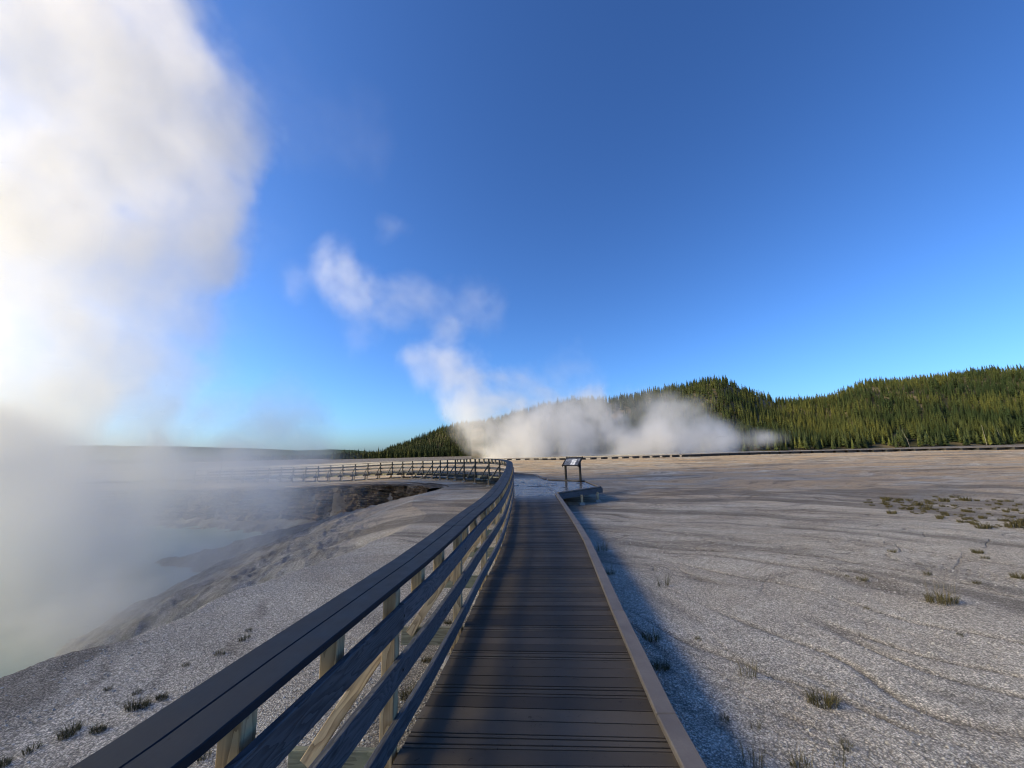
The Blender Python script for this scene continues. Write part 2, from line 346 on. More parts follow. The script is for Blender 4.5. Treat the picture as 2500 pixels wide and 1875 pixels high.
# ------------------------------------------------------------------ ground
RIM = np.array([(-9,-12),(-7.6,-4),(-6.7,0),(-6.1,3),(-5.75,4.7),(-5.6,5.3),(-5.3,5.6),(-4.97,6.3),(-5.1,6.8),(-5.0,7.5),(-4.55,8.9),(-3.95,10.5),(-3.75,11.8),(-3.5,14.1),(-3.8,15.6),(-4.8,18.0),(-5.4,20.5),(-5.2,22.4),(-4.5,24),(-4.6,25.6),(-5.6,27.2),
                (-8,29.6),(-11.5,32.2),(-17.5,35.5),(-25,38.5),(-36,41),(-60,42),(-75,20),(-62,-10),(-30,-22)], float)
def rim_dist(x, y):
    """signed distance to the crater rim, positive inside"""
    d2 = np.full(x.shape, 1e9); ins = np.zeros(x.shape, bool); n = len(RIM)
    for i in range(n):
        ax, ay = RIM[i]; bx, by = RIM[(i+1) % n]; ex, ey = bx-ax, by-ay
        t = np.clip(((x-ax)*ex+(y-ay)*ey)/(ex*ex+ey*ey), 0, 1)
        d2 = np.minimum(d2, (x-ax-t*ex)**2+(y-ay-t*ey)**2)
        c = ((ay > y) != (by > y)); xi = (bx-ax)*(y-ay)/((by-ay) if by != ay else 1e-9)+ax
        ins ^= c & (x < xi)
    return np.where(ins, 1, -1)*np.sqrt(d2)
def rills(x, y):
    """shallow runoff channels crossing the plain from far left to near right"""
    wx = (fbm(x*0.25, y*0.25, 3, 61)-0.5)*3.0; wy = (fbm(x*0.25+9, y*0.25, 3, 62)-0.5)*3.0
    a = np.radians(58)*sstep(22, 5, y); ca, sa = np.cos(a), np.sin(a)      # heading swings towards the viewer
    u = (x+wx)*sa + (y+wy)*ca; v = (x+wx)*ca - (y+wy)*sa
    q = fbm(u*0.42, v*0.07, 3, 63)*11.0; f = np.abs(q-np.floor(q)-0.5)
    m = sstep(0.42, 0.6, fbm(x*0.15, y*0.3, 3, 64))
    q2 = fbm(u*1.3+5, v*0.25, 3, 65)*7.0; f2 = np.abs(q2-np.floor(q2)-0.5)
    return np.clip(np.exp(-(f/0.09)**2)*(0.35+0.65*sstep(0.4, 0.6, fbm(x*0.5, y*0.5, 2, 66))) + 0.5*np.exp(-(f2/0.08)**2)*m, 0, 1)*sstep(-1, 2, x)
def patches(x, y):
    wx = (fbm(x*0.3, y*0.3, 3, 81)-0.5)*3.0
    a = np.radians(58)*sstep(22, 5, y); ca, sa = np.cos(a), np.sin(a)
    u = (x+wx)*sa + y*ca; v = (x+wx)*ca - y*sa
    return sstep(0.52, 0.66, 0.65*fbm(u*0.45, v*0.10, 5, 82)+0.35*fbm(u*2.2, v*0.8, 4, 83))
def ground_z(x, y):
    x = np.asarray(x, float); y = np.asarray(y, float)
    r = np.hypot(x, y)
    z = -0.48 + 0.10*(fbm(x*0.12, y*0.12, 3, 5)-0.5) + 0.05*(fbm(x*0.7, y*0.7, 3, 9)-0.5)*sstep(1, 6, r)
    # low terraces crossing the plain
    q = fbm(x*0.06+3, y*0.16+1, 4, 33)*9; z = z + 0.045*(np.floor(q)+sstep(0.75, 1.0, q-np.floor(q))-4.5)*sstep(6, 25, r)*sstep(-6, 3, x+0.2*y)
    z = z + 0.22*np.exp(-((x+4)**2+(y-29)**2)/60.0) - 0.07*np.exp(-((x-3)**2+(y-18)**2)/30.0)
    lx = sstep(-8, -22, x)*sstep(28, 42, y); z = z - 0.55*lx
    z = z + 0.10*sstep(50, 85, y) - 3.0*sstep(130, 330, r)*sstep(0, 60, y+40)
    near = r < 120
    d = np.full(x.shape, -50.0)
    if near.any(): d[near] = rim_dist(x[near], y[near])
    dn = d + 0.5*(fbm(x*0.9, y*0.9, 4, 21)-0.5)
    cliff = sstep(25.0, 27.5, y)*sstep(2, -4, x)
    nearside = sstep(13.5, 10.5, y)
    gentle = 1-np.maximum(cliff, nearside)
    rough = (fbm(x*1.1, y*1.1, 5, 41)-0.5)
    dep = cliff*(2.7*sstep(0, 0.5, dn)+0.30*np.maximum(dn, 0)+0.8*rough*sstep(0.4, 2, dn)) \
        + nearside*(0.5*sstep(0, 0.5, dn)+0.50*np.maximum(dn, 0)+0.4*rough*sstep(0.3, 2, dn)) \
        + gentle*(0.20*np.maximum(dn+0.2, 0)+0.012*np.maximum(dn, 0)**2+0.5*rough*sstep(0.3, 4, dn))
    dep = dep + sstep(0.2, 2.5, dn)*((0.12+0.12*cliff)*(fbm(x*4.3, y*4.3, 4, 43)-0.5)+(0.08+0.3*cliff)*np.abs(fbm(x*1.7, y*1.7, 3, 44)-0.5))
    dep = np.minimum(dep, 5.0)
    z = z - dep
    z = z - 0.02*rills(x, y)*sstep(2, 5, r)*(d < 0)
    return z
def build_ground():
    fr = np.r_[np.linspace(0.3, 0.9, 6), np.exp(np.linspace(math.log(1.0), math.log(150), 780)), np.exp(np.linspace(math.log(160), math.log(9000), 40))]
    a1 = np.linspace(-64, 60, 960); a2 = np.linspace(63, 293, 60)
    an = np.radians(np.r_[a1, a2]); nr, na = len(fr), len(an)
    Rr, A = np.meshgrid(fr, an, indexing='ij')
    X = Rr*np.sin(A); Y = Rr*np.cos(A); Z = ground_z(X, Y)
    V = np.stack([X, Y, Z], -1).reshape(-1, 3); V = np.vstack([V, [[0, 0, -0.48]]])
    i, j = np.meshgrid(np.arange(nr-1), np.arange(na), indexing='ij'); j2 = (j+1) % na
    Fc = np.stack([i*na+j, i*na+j2, (i+1)*na+j2, (i+1)*na+j], -1).reshape(-1, 4)[:, ::-1]
    me = mesh_np('ground', V, Fc, True)
    me.materials.append(GROUND); me.materials.append(SLOPE)
    cx = V[Fc, 0].mean(1); cyy = V[Fc, 1].mean(1); cz = V[Fc, 2].mean(1)
    rd = np.hypot(cx, cyy); mi = np.zeros(len(Fc), np.int32); nn = rd < 110
    dd = rim_dist(cx[nn], cyy[nn]) + 0.8*(fbm(cx[nn]*1.5, cyy[nn]*1.5, 4, 3)-0.5)
    mi[nn] = 0*(dd > 0.15).astype(np.int32)
    me.polygons.foreach_set('material_index', mi)
    xx, yy = V[:, 0], V[:, 1]; rr_ = np.hypot(xx, yy); ok = rr_ < 160
    for nm, fn in (('rill', rills), ('patch', patches)):
        val = np.zeros(len(V), np.float32); val[ok] = fn(xx[ok], yy[ok])
        at_ = me.attributes.new(nm, 'FLOAT', 'POINT'); at_.data.foreach_set('value', val)
    o = link('ground', me, None); tag(o, kind='structure'); return o
build_ground()

def build_water():
    pts = [(x*1.02-0.2, y) for x, y in RIM]; bm = bmesh.new()
    vs = [bm.verts.new((x, y, -4.35)) for x, y in pts]; f = bm.faces.new(vs); bmesh.ops.triangulate(bm, faces=[f])
    me = bpy.data.meshes.new('water'); bm.to_mesh(me); bm.free()
    tag(link('water', me, WATER), kind='structure')
build_water()

def build_cliff():
    line = [(-4.55,25.0),(-4.75,25.9),(-5.6,27.2),(-8,29.6),(-11.5,32.2),(-17.5,35.5),(-25,38.5),(-36,41),(-50,42)]
    P = catmull([(x, y, 0) for x, y in line], 60); s = np.r_[0, np.cumsum(np.hypot(*(P[1:, :2]-P[:-1, :2]).T))]
    ns, nz = 700, 60; ss = np.linspace(0, s[-1], ns)**1.0; x = np.interp(ss, s, P[:, 0]); y = np.interp(ss, s, P[:, 1])
    tx, ty = np.gradient(x), np.gradient(y); l = np.hypot(tx, ty); nx, ny = ty/l, -tx/l   # towards the crater is left/near
    nx, ny = -np.abs(nx)*0+(-ty/l)*-1, (tx/l)*-1
    nx, ny = np.where(ny > 0, -nx, nx), -np.abs(ny)
    v = np.linspace(0, 1, nz); S, Vv = np.meshgrid(ss, v, indexing='ij')
    hgt = 2.7*sstep(0, 6, S)+0.6
    top = ground_z(x-nx*0.7, y-ny*0.7)[:, None]+0.03
    Zz = top - hgt*Vv
    lay = (fbm(S*0.35, Zz*7.0, 4, 71)-0.5)*0.42 + (fbm(S*1.3, Zz*1.2, 4, 72)-0.5)*1.0 + (fbm(S*0.3, Zz*0.2, 3, 73)-0.5)*1.3
    o = 0.62 + lay*sstep(0, 0.12, Vv) + 0.5*Vv**2 - 1.0*sstep(0.0, 0.05, 0.05-Vv)
    V = np.stack([x[:, None]+nx[:, None]*o, y[:, None]+ny[:, None]*o, Zz], -1).reshape(-1, 3)
    i, j = np.meshgrid(np.arange(ns-1), np.arange(nz-1), indexing='ij')
    Fc = np.stack([i*nz+j, i*nz+j+1, (i+1)*nz+j+1, (i+1)*nz+j], -1).reshape(-1, 4)
    tag(link('cliff', mesh_np('cliff', V, Fc, False), CLIFF), kind='structure')
build_cliff()

# loose sinter chips lying on the near ground: nobody could count them
def build_gravel():
    n = 42000
    rr = 1.2+11*RNG.random(n)**1.5; aa = np.radians(RNG.uniform(-66, 60, n)); x = rr*np.sin(aa); y = rr*np.cos(aa)
    lx = np.interp(y, PATH[:380, 1], PATH[:380, 0])
    keep = ((x < lx-0.02) | (x > lx+1.83)) & (rim_dist(x, y) < -0.1)
    x, y = x[keep], y[keep]; n = len(x); z = ground_z(x, y)
    dens = fbm(x*0.8, y*0.8, 3, 91); k2 = RNG.random(n) < sstep(0.3, 0.62, dens)*0.9+0.1; x, y, z = x[k2], y[k2], z[k2]; n = len(x)
    s = 0.004+0.011*RNG.random(n)**2.2
    base = np.array([(1,0,0),(0,1,0),(-1,0,0),(0,-1,0),(0,0,.6),(0,0,-.6)], float)
    fc = np.array([(0,1,4),(1,2,4),(2,3,4),(3,0,4),(1,0,5),(2,1,5),(3,2,5),(0,3,5)])
    V = base[None]*s[:, None, None]*RNG.uniform(0.6, 1.5, (n, 6, 1)); an = RNG.uniform(0, 6.28, n)
    c, d = np.cos(an)[:, None], np.sin(an)[:, None]
    X = V[:, :, 0]*c-V[:, :, 1]*d+x[:, None]; Y = V[:, :, 0]*d+V[:, :, 1]*c+y[:, None]; Z = V[:, :, 2]+z[:, None]+s[:, None]*0.3
    Fc = (fc[None]+(np.arange(n)*6)[:, None, None]).reshape(-1, 3)
    T = NT('sinter_chips'); ir = T.n('NewGeometry').outputs['Random Per Island']
    m = T.done(T.ramp(ir, [(0, (0.24, 0.225, 0.2)), (1, (0.58, 0.55, 0.49))]), 0.85, None, spec=0.2)
    o = link('gravel', mesh_np('gravel', np.stack([X, Y, Z], -1).reshape(-1, 3), Fc, False), m)
    tag(o, 'loose pale sinter chips scattered over the ground beside the walkway', 'gravel', kind='stuff')
build_gravel()

# ------------------------------------------------------------------ board helper
def board(name, a, b, width, thick, mat, parent, up=Vector((0, 0, 1)), bev=0.004):
    """a box from a to b: width across, thick along `up`; grain runs along its local X"""
    a, b = Vector(a), Vector(b); x = (b-a); L = x.length; x.normalize()
    y = up.cross(x).normalized(); z = x.cross(y)
    bm = bmesh.new(); bmesh.ops.create_cube(bm, size=1)
    for v in bm.verts: v.co = Vector((v.co.x*L, v.co.y*width, v.co.z*thick))
    if bev: bmesh.ops.bevel(bm, geom=bm.edges[:], offset=min(bev, thick*0.3), segments=1, affect='EDGES')
    me = bpy.data.meshes.new(name); bm.to_mesh(me); bm.free(); me.materials.append(mat)
    o = bpy.data.objects.new(name, me); C.objects.link(o)
    mid = (a+b)/2
    mw = Matrix(((x.x, y.x, z.x, mid.x), (x.y, y.y, z.y, mid.y), (x.z, y.z, z.z, mid.z), (0, 0, 0, 1)))
    if parent is not None:
        o.parent = parent; o.matrix_parent_inverse = Matrix.Identity(4)
        o.matrix_basis = Matrix.Translation(-Vector(parent.location)) @ mw if parent.type == 'EMPTY' and parent.parent is None else mw
    else: o.matrix_basis = mw
    return o
class MB:
    """collects hexahedra into one mesh, with plank id and uv"""
    def __init__(s): s.v = []; s.f = []; s.uv = []; s.pid = []
    def hexa(s, c, pid=0.5, u=(0, 1), v=(0, 1)):
        """c: 4 top corners (a left/near, b right/near, c right/far, d left/far), then 4 bottom corners"""
        o = len(s.v); s.v += [tuple(p) for p in c]
        s.f += [(o, o+1, o+2, o+3), (o+7, o+6, o+5, o+4), (o, o+4, o+5, o+1), (o+1, o+5, o+6, o+2), (o+2, o+6, o+7, o+3), (o+3, o+7, o+4, o)]
        t = [(u[0], v[0]), (u[1], v[0]), (u[1], v[1]), (u[0], v[1])]
        s.uv += t + [t[3], t[2], t[1], t[0]] + [t[0], t[0], t[1], t[1]] + [t[1], t[1], t[2], t[2]] + [t[2], t[2], t[3], t[3]] + [t[3], t[3], t[0], t[0]]
        s.pid += [pid]*6
    def build(s, name, mat, parent):
        me = mesh_np(name, s.v, s.f, False); me.materials.append(mat)
        uvl = me.uv_layers.new(name='UVMap'); uvl.data.foreach_set('uv', np.array(s.uv, np.float32).ravel())
        at_ = me.attributes.new('pid', 'FLOAT', 'FACE'); at_.data.foreach_set('value', np.array(s.pid, np.float32))
        o = link(name, me, mat, parent)
        if parent is not None: o.location = -Vector(parent.location)
        return o

# ------------------------------------------------------------------ boardwalk
BW = empty('boardwalk', (0, 0, 0), 'long brown plank boardwalk curving from the foreground past the crater to the left', 'boardwalk')
PLAT = [(1.76, 16.3), (3.95, 18.0), (3.72, 20.4), (1.80, 21.55)]
def zd(y): return float(np.interp(y, PATH[:400, 1], PATH[:400, 2]))
def build_deck():
    mb = MB(); s = 0.0; k = 0
    wid = [0.124, 0.124, 0.124, 0.128]
    while s < STOT-0.3:
        w = wid[k % 4]; g = 0.009 if k % 4 != 3 else 0.011; pid = RNG.random()
        strips = [(0, w)] if k % 4 != 3 else [(0, 0.025), (0.040, 0.088), (0.103, w)]
        jl = RNG.uniform(-0.006, 0.006)
        if s > 34: strips = [(0, w)]
        for a, b in strips:
            s0, s1 = s+a, s+b
            p0, t0, n0, w0 = lp(s0); p1, t1, n1, w1 = lp(s1)
            dz = RNG.uniform(-0.0015, 0.0015)
            A, B = p0+n0*(rk(s0)+jl), p0+n0*w0; D, E_ = p1+n1*(rk(s1)+jl), p1+n1*w1
            A, B, D, E_ = [q+Vector((0, 0, dz)) for q in (A, B, D, E_)]
            dn = Vector((0, 0, -0.036))
            mb.hexa([A, B, E_, D, A+dn, B+dn, E_+dn, D+dn], pid, (0, 1), (a/w, b/w))
        s += w+g; k += 1
    # platform: boards laid the same way, clipped to its outline
    def xr(y):
        P = PLAT
        if y <= P[1][1]: t = (y-P[0][1])/(P[1][1]-P[0][1]); return P[0][0]+t*(P[1][0]-P[0][0])
        if y <= P[2][1]: t = (y-P[1][1])/(P[2][1]-P[1][1]); return P[1][0]+t*(P[2][0]-P[1][0])
        t = (y-P[2][1])/(P[3][1]-P[2][1]); return P[2][0]+t*(P[3][0]-P[2][0])
    y = PLAT[0][1]+0.02
    while y < PLAT[3][1]-0.1:
        y1 = min(y+0.134, PLAT[3][1]-0.02)
        s0 = s_at_y(y); xl0 = off(s_at_y(y), 1.8).x+0.006; xl1 = off(s_at_y(y1), 1.8).x+0.006
        a, b = max(xr(y), xl0+.01), max(xr(y1), xl1+.01); z0, z1 = zd(y), zd(y1); d = -0.036
        mb.hexa([(xl0, y, z0), (a, y, z0), (b, y1, z1), (xl1, y1, z1), (xl0, y, z0+d), (a, y, z0+d), (b, y1, z1+d), (xl1, y1, z1+d)], RNG.random(), (0, 0.9), (0, 1))
        y = y1+0.006
    mb.build('decking', DECK, BW)
build_deck()
# kerb boards along the right edge: straight lengths butted end to end
def kerb_run(ss, o=1.735):
    for s0, s1 in zip(ss[:-1], ss[1:]):
        w0, w1 = lp(s0)[3]-1.8, lp(s1)[3]-1.8
        a, b = off(s0, o+w0, 0.026+0.002), off(s1, o+w1, 0.026+0.002); d = (b-a).normalized()
        kb = board('kerb_board', a+d*0.003, b-d*0.003, 0.135, 0.05, KERB, BW, bev=0.006)
S_PLAT0, S_PLAT1 = s_at_y(16.25), s_at_y(21.6)
s312 = s_at_y(3.12)
ks = [s312-1.72*i for i in range(4, 0, -1)]+[s312+1.72*i for i in range(0, 7)]
ks = [k for k in ks if k < S_PLAT0-0.5]+[S_PLAT0]
kerb_run(ks); kk = list(np.arange(S_PLAT1, STOT-1, 2.4)); kerb_run(kk[:22])
for (x0, y0), (x1, y1) in zip(PLAT[:-1], PLAT[1:]):
    a = Vector((x0, y0, zd(y0)+0.028)); b = Vector((x1, y1, zd(y1)+0.028)); d = (b-a).normalized(); n = Vector((-d.y, d.x, 0))
    board('kerb_board', a+d*0.075+n*0.06, b-d*0.075+n*0.06, 0.12, 0.05, KERB, BW, bev=0.006)
    for dz, th in ((-0.13, 0.05),):
        board('fascia_board', a+Vector((0, 0, dz-0.02))+d*0.0-n*0.012, b+Vector((0, 0, dz-0.02))-n*0.012, 0.045, 0.21, RAILW, BW)
    for q in np.linspace(0.2, 0.85, 4):
        p = a+(b-a)*q-n*0.045+Vector((0, 0, -0.13))
        board('bolt', p, p-n*0.015, 0.03, 0.03, DARKM, BW, bev=0.003)
# stringers below both edges
sr = np.arange(0.5, STOT-1, 3.6)
for s0, s1 in zip(sr[:-1], sr[1:]):
    if not (S_PLAT0-1.5 < s0 < S_PLAT1-1.5):
        w = lp(s0)[3]; w1 = lp(s1)[3]
        board('stringer', off(s0, w-0.03, -0.13), off(s1-0.004, w1-0.03, -0.13), 0.045, 0.18, JOISTW, BW)
    board('stringer', off(s0, 0.09, -0.13), off(s1-0.004, 0.09, -0.13), 0.045, 0.18, JOISTW, BW)
# outrigger joists, posts on pads
POST_S0 = s_at_y(2.80); SP = 1.77
post_s = [POST_S0+SP*i for i in range(-3, 40) if 0.6 < POST_S0+SP*i < STOT-1]
def footing(x, y, ztop, parent, wide=0.22, wood=True):
    g = float(ground_z(np.array([x]), np.array([y]))[0])
    board('footing_block', (x, y, g-0.06), (x, y, g+0.09), wide, wide, CONC, parent, up=Vector((0, 1, 0)), bev=0.012)
    if ztop-(g+0.09) > 0.03: board('footing_post', (x, y, g+0.092), (x, y, ztop), 0.09, 0.09, POSTW, parent, up=Vector((0, 1, 0)))
for i, s in enumerate(post_s):
    p, t, n, w = lp(s+0.068)
    board('outrigger_joist', p+n*(-0.68+(-0.1 if s < POST_S0+1 else 0))+Vector((0, 0, -0.135)), p+n*(w-0.06)+Vector((0, 0, -0.135)), 0.042, 0.18, JOISTW if s < 25 else SHADEW, BW)
    for o in (-0.08, w-0.35):
        q = p+n*o
        footing(q.x+0.0, q.y, q.z-0.228, BW, 0.24)
for x, y in ((2.84, 16.98), (3.68, 17.75), (3.6, 19.9)):
    footing(x, y, zd(y)-0.16, BW, 0.22)
board('platform_joist', (1.9, 17.6, zd(17.6)-0.13), (3.8, 18.3, zd(18.3)-0.13), 0.045, 0.16, JOISTW, BW)

# ------------------------------------------------------------------ railing
RL = empty('railing', (0, 0, 0), 'grey wooden railing with flat dark cap and diagonal braces along the brown boardwalk', 'railing')
Z = Vector((0, 0, 1))
def rh(s): return float(np.interp(s, (14, 26), (0.918, 1.0)))
PO = -0.075      # post centre, measured from the deck's left edge
for i, s in enumerate(post_s):
    p, t, n, w = lp(s); p = p+n*rk(s)
    c = p+n*PO
    board('post', c-Z*0.22, c+Z*(1.047*rh(s)-0.021), 0.088, 0.088, POSTW if s < 25 else SHADEW, RL, up=n)
    # brace from the end of the outrigger up to the post
    a = p+n*(-0.62)-Z*0.10+t*0.026; b = p+n*(-0.125)+Z*0.60+t*0.026
    board('brace', a, b, 0.038, 0.085, POSTW if s < 25 else SHADEW, RL, up=Z)
    if 0 < s < 14:
        for zz in (0.46, 0.785):
            q = c+n*0.0865+Z*zz; board('bolt', q, q+n*0.006, 0.016, 0.016, DARKM, RL, bev=0.002)
def rail_line(name, z, h, o, th, mat, n_span=2, jit=0.0, start=0):
    idx = list(range(start, len(post_s), n_span))
    for i0, i1 in zip(idx[:-1], idx[1:]):
        # boards bend slightly with the curve: short straight pieces joined into one mesh
        s0, s1 = post_s[i0]+0.002, post_s[i1]-0.002; m = 7 if s0 < 34 else 5
        P = [off(s0+(s1-s0)*k/(m-1), o+rk(s0+(s1-s0)*k/(m-1)), z+jit*random.uniform(-1, 1)*0) for k in range(m)]
        P = [q+Z*dz0 for q, dz0 in zip(P, np.linspace(random.uniform(-jit, jit), random.uniform(-jit, jit), m))]
        bent(name, P, th, h, mat, RL)
def bent(name, P, width, thick, mat, parent, bev=0.0035):
    """a board following a gently curved line; local X runs along its chord"""
    a, b = P[0], P[-1]; x = (b-a).normalized(); y = Z.cross(x).normalized(); z = x.cross(y); mid = (a+b)/2
    mw = Matrix(((x.x, y.x, z.x, mid.x), (x.y, y.y, z.y, mid.y), (x.z, y.z, z.z, mid.z), (0, 0, 0, 1))); inv = mw.inverted()
    Q = [inv @ q for q in P]; V = []; Fc = []
    hw, ht, e = width/2, thick/2, bev
    prof = [(-hw+e, ht), (hw-e, ht), (hw, ht-e), (hw, -ht+e), (hw-e, -ht), (-hw+e, -ht), (-hw, -ht+e), (-hw, ht-e)]
    for k, q in enumerate(Q):
        d = (Q[min(k+1, len(Q)-1)]-Q[max(k-1, 0)]).normalized(); nn = Vector((-d.y, d.x, 0)).normalized()
        for u_, v_ in prof: V.append(tuple(q+nn*u_+Vector((0, 0, v_))))
    for k in range(len(Q)-1):
        for j in range(8):
            a0 = k*8+j; a1 = k*8+(j+1) % 8; Fc.append((a0, a1, a1+8, a0+8))
    me = bpy.data.meshes.new(name); e0 = list(range(8)); e1 = [len(V)-8+j for j in range(8)]
    me.from_pydata(V, [], Fc+[tuple(e0), tuple(reversed(e1))])
    bm = bmesh.new(); bm.from_mesh(me); bmesh.ops.recalc_face_normals(bm, faces=bm.faces[:]); bm.to_mesh(me); bm.free()
    me.materials.append(mat); o = bpy.data.objects.new(name, me); C.objects.link(o); o.parent = parent; o.matrix_basis = mw
    return o
rail_line('upper_rail', 0.785, 0.145, -0.008, 0.038, RAILW, 2, 0.006, 1)
rail_line('lower_rail', 0.46, 0.145, -0.008, 0.038, RAILW, 2, 0.006, 0)
rail_line('toe_rail', 0.135, 0.125, -0.008, 0.038, RAILW, 2, 0.005, 0)
# flat cap: two boards side by side, jointed every 3.5 m
caps = sorted(s_at_y(4.85)+4.0*i for i in range(-3, 22))
caps = [0.4]+[c for c in caps if 1.0 < c < STOT-0.5]
for s0, s1 in zip(caps[:-1], caps[1:]):
    m = 9
    for o in (-0.263, -0.109):
        bent('cap_board', [off(s0+0.006+(s1-s0-0.012)*k/(m-1), o+rk(s0+(s1-s0)*k/(m-1)), 1.047*rh(s0+(s1-s0)*k/(m-1))) for k in range(m)], 0.150, 0.038, CAP, RL, 0.004)
# blocks carrying the cap between the posts
for i, s in enumerate(post_s[:-1]):
    if s > 36: break
    for q in (1/3, 2/3):
        p, t, n, w = lp(s+SP*q); c = p+n*(PO-0.045+rk(s+SP*q)); hh = 1.047*rh(s+SP*q)-0.021
        board('cap_block', c+Z*(hh-0.24), c+Z*hh, 0.088, 0.088, POSTW, RL, up=n)

# ------------------------------------------------------------------ wayside sign
zS = zd(20.7); SL, SR = Vector((2.73, 20.93, zS)), Vector((3.40, 20.36, zS))
mid = (SL+SR)/2; ax = (SR-SL).normalized(); nf = Vector((ax.y, -ax.x, 0));  nf = nf if nf.y < 0 else -nf
WS = empty('wayside_sign', mid, 'black wayside sign with tilted picture panel on two posts on the platform', 'sign')
def sb(*a, **k): return board(*a, **k)
for P0 in (SL, SR):
    sb('post', P0+Z*0.012, P0+Z*0.95, 0.095, 0.095, BLACK, WS, up=nf, bev=0.008)
    sb('base_plate', P0-ax*0.14+Z*0.008, P0+ax*0.14+Z*0.008, 0.2, 0.014, BLACK, WS)
    for u, v in ((-.11, -.07), (.11, -.07), (-.11, .07), (.11, .07)):
        q = P0+ax*u+nf*v+Z*0.015; sb('bolt', q, q+Z*0.02, 0.025, 0.025, DARKM, WS, up=nf, bev=0.003)
tilt = R(42); sd = (-nf*math.cos(tilt)+Z*math.sin(tilt)).normalized(); sn = ax.cross(sd).normalized()
if sn.z < 0: sn = -sn
cen = mid+Z*0.995
pw, ph = 0.92, 0.60
sb('panel_tray', cen-ax*pw/2, cen+ax*pw/2, ph, 0.03, BLACK, WS, up=sn)
me = bpy.data.meshes.new('picture')
hx, hy = pw/2-0.03, ph/2-0.035
me.from_pydata([(-hx, -hy, 0.0), (hx, -hy, 0), (hx, hy, 0), (-hx, hy, 0), (-hx, -hy, -0.006), (hx, -hy, -0.006), (hx, hy, -0.006), (-hx, hy, -0.006)], [],
               [(0, 1, 2, 3), (7, 6, 5, 4), (0, 4, 5, 1), (1, 5, 6, 2), (2, 6, 7, 3), (3, 7, 4, 0)])
pc = link('picture', me, PANEL, WS); q = cen+sn*0.022-Vector(WS.location)
pc.matrix_basis = Matrix(((ax.x, sd.x, sn.x, q.x), (ax.y, sd.y, sn.y, q.y), (ax.z, sd.z, sn.z, q.z), (0, 0, 0, 1)))
for sg in (-1, 1):
    e = cen+ax*sg*(pw/2+0.02)
    sb('side_bar', e-sd*(ph/2+0.05), e+sd*(ph/2+0.05), 0.05, 0.07, BLACK, WS, up=sn, bev=0.008)
    e = cen+sd*sg*(ph/2+0.006)+sn*0.002
    sb('edge_bar', e-ax*(pw/2-0.008), e+ax*(pw/2-0.008), 0.03, 0.045, BLACK, WS, up=sn, bev=0.006)
    e = mid+ax*sg*0.33+Z*0.93; sb('bracket', e-sd*0.15+Z*0.012, e+sd*0.15+Z*0.012, 0.05, 0.03, BLACK, WS, up=sn)

# ------------------------------------------------------------------ far boardwalk
FB = empty('low_boardwalk', (12, 87, -0.1), 'low pale boardwalk on short dark piers running along the far edge of the plain', 'boardwalk')
fp = [(-2, 96), (6, 92), (13, 87), (22, 86), (32, 87), (42, 88.5), (52, 90), (64, 90), (78, 88), (90, 83), (104, 74), (118, 62)]
fpc = catmull([(x, y, 0) for x, y in fp], 8)
mb = MB(); ped = []
for a, b in zip(fpc[:-1], fpc[1:]):
    d = b-a; l = np.hypot(d[0], d[1]); n = np.array([-d[1], d[0], 0])/l
    zt = 0.02+0.10*sstep(20, 60, a[0]); zb = 0.02+0.10*sstep(20, 60, b[0])
    A = a-n*.9; B = b-n*.9; Cc = b+n*.9; Dd = a+n*.9
    A, B, Cc, Dd = [Vector((q[0], q[1], z_)) for q, z_ in ((A, zt), (B, zb), (Cc, zb), (Dd, zt))]
    dn = Vector((0, 0, -0.10)); mb.hexa([A, B, Cc, Dd, A+dn, B+dn, Cc+dn, Dd+dn])
mb.build('decking', KERB, FB)
sf = np.r_[0, np.cumsum(np.hypot(*(fpc[1:, :2]-fpc[:-1, :2]).T))]
for s in np.arange(1, sf[-1], 2.35):
    x, y = np.interp(s, sf, fpc[:, 0]), np.interp(s, sf, fpc[:, 1]); g = float(ground_z(np.array([x]), np.array([y]))[0])
    zt = 0.02+0.10*float(sstep(20, 60, x))-0.105
    hw_ = 0.55 if x < 40 else 0.95
    board('pier', (x-hw_, y, (g-.05+zt)/2), (x+hw_, y, (g-.05+zt)/2), 1.5, max(zt-g+.05, 0.1), DARKM, FB, bev=0)

# ------------------------------------------------------------------ grass tufts
def blade_mesh(name, n, rad, h0, h1, lean, wid, seed, stems=0, sh=0.3):
    rng = np.random.default_rng(seed); V = []; Fc = []
    for i in range(n+stems):
        st = i >= n
        a = rng.uniform(0, 6.283); r = rad*math.sqrt(rng.random())*(0.8 if st else 1); x, y = r*math.cos(a), r*math.sin(a)*0.6
        h = rng.uniform(h0, h1) if not st else sh*rng.uniform(0.6, 1.15); la = a+rng.uniform(-.8, .8); ln = lean*h*rng.uniform(0.2, 1)*(0.35 if st else 1)
        w = wid*rng.uniform(0.6, 1.3)*(0.6 if st else 1); pa = rng.uniform(0, 3.14); dx, dy = w*math.cos(pa), w*math.sin(pa); o = len(V)
        mx, my = x+ln*.35*math.cos(la), y+ln*.35*math.sin(la); tx, ty = x+ln*math.cos(la), y+ln*math.sin(la)
        V += [(x-dx, y-dy, -0.02), (x+dx, y+dy, -0.02), (mx+dx*.8, my+dy*.8, h*.6), (mx-dx*.8, my-dy*.8, h*.6), (tx+dx*.15, ty+dy*.15, h), (tx-dx*.15, ty-dy*.15, h*0.99)]
        Fc += [(o, o+1, o+2, o+3), (o+3, o+2, o+4, o+5)]
    return mesh_np(name, V, Fc, False)
tm_dense = blade_mesh('tuft_dense', 260, 0.13, 0.03, 0.12, 0.8, 0.0022, 1)
tm_stemmy = blade_mesh('tuft_stems', 200, 0.15, 0.03, 0.10, 0.8, 0.0022, 2)
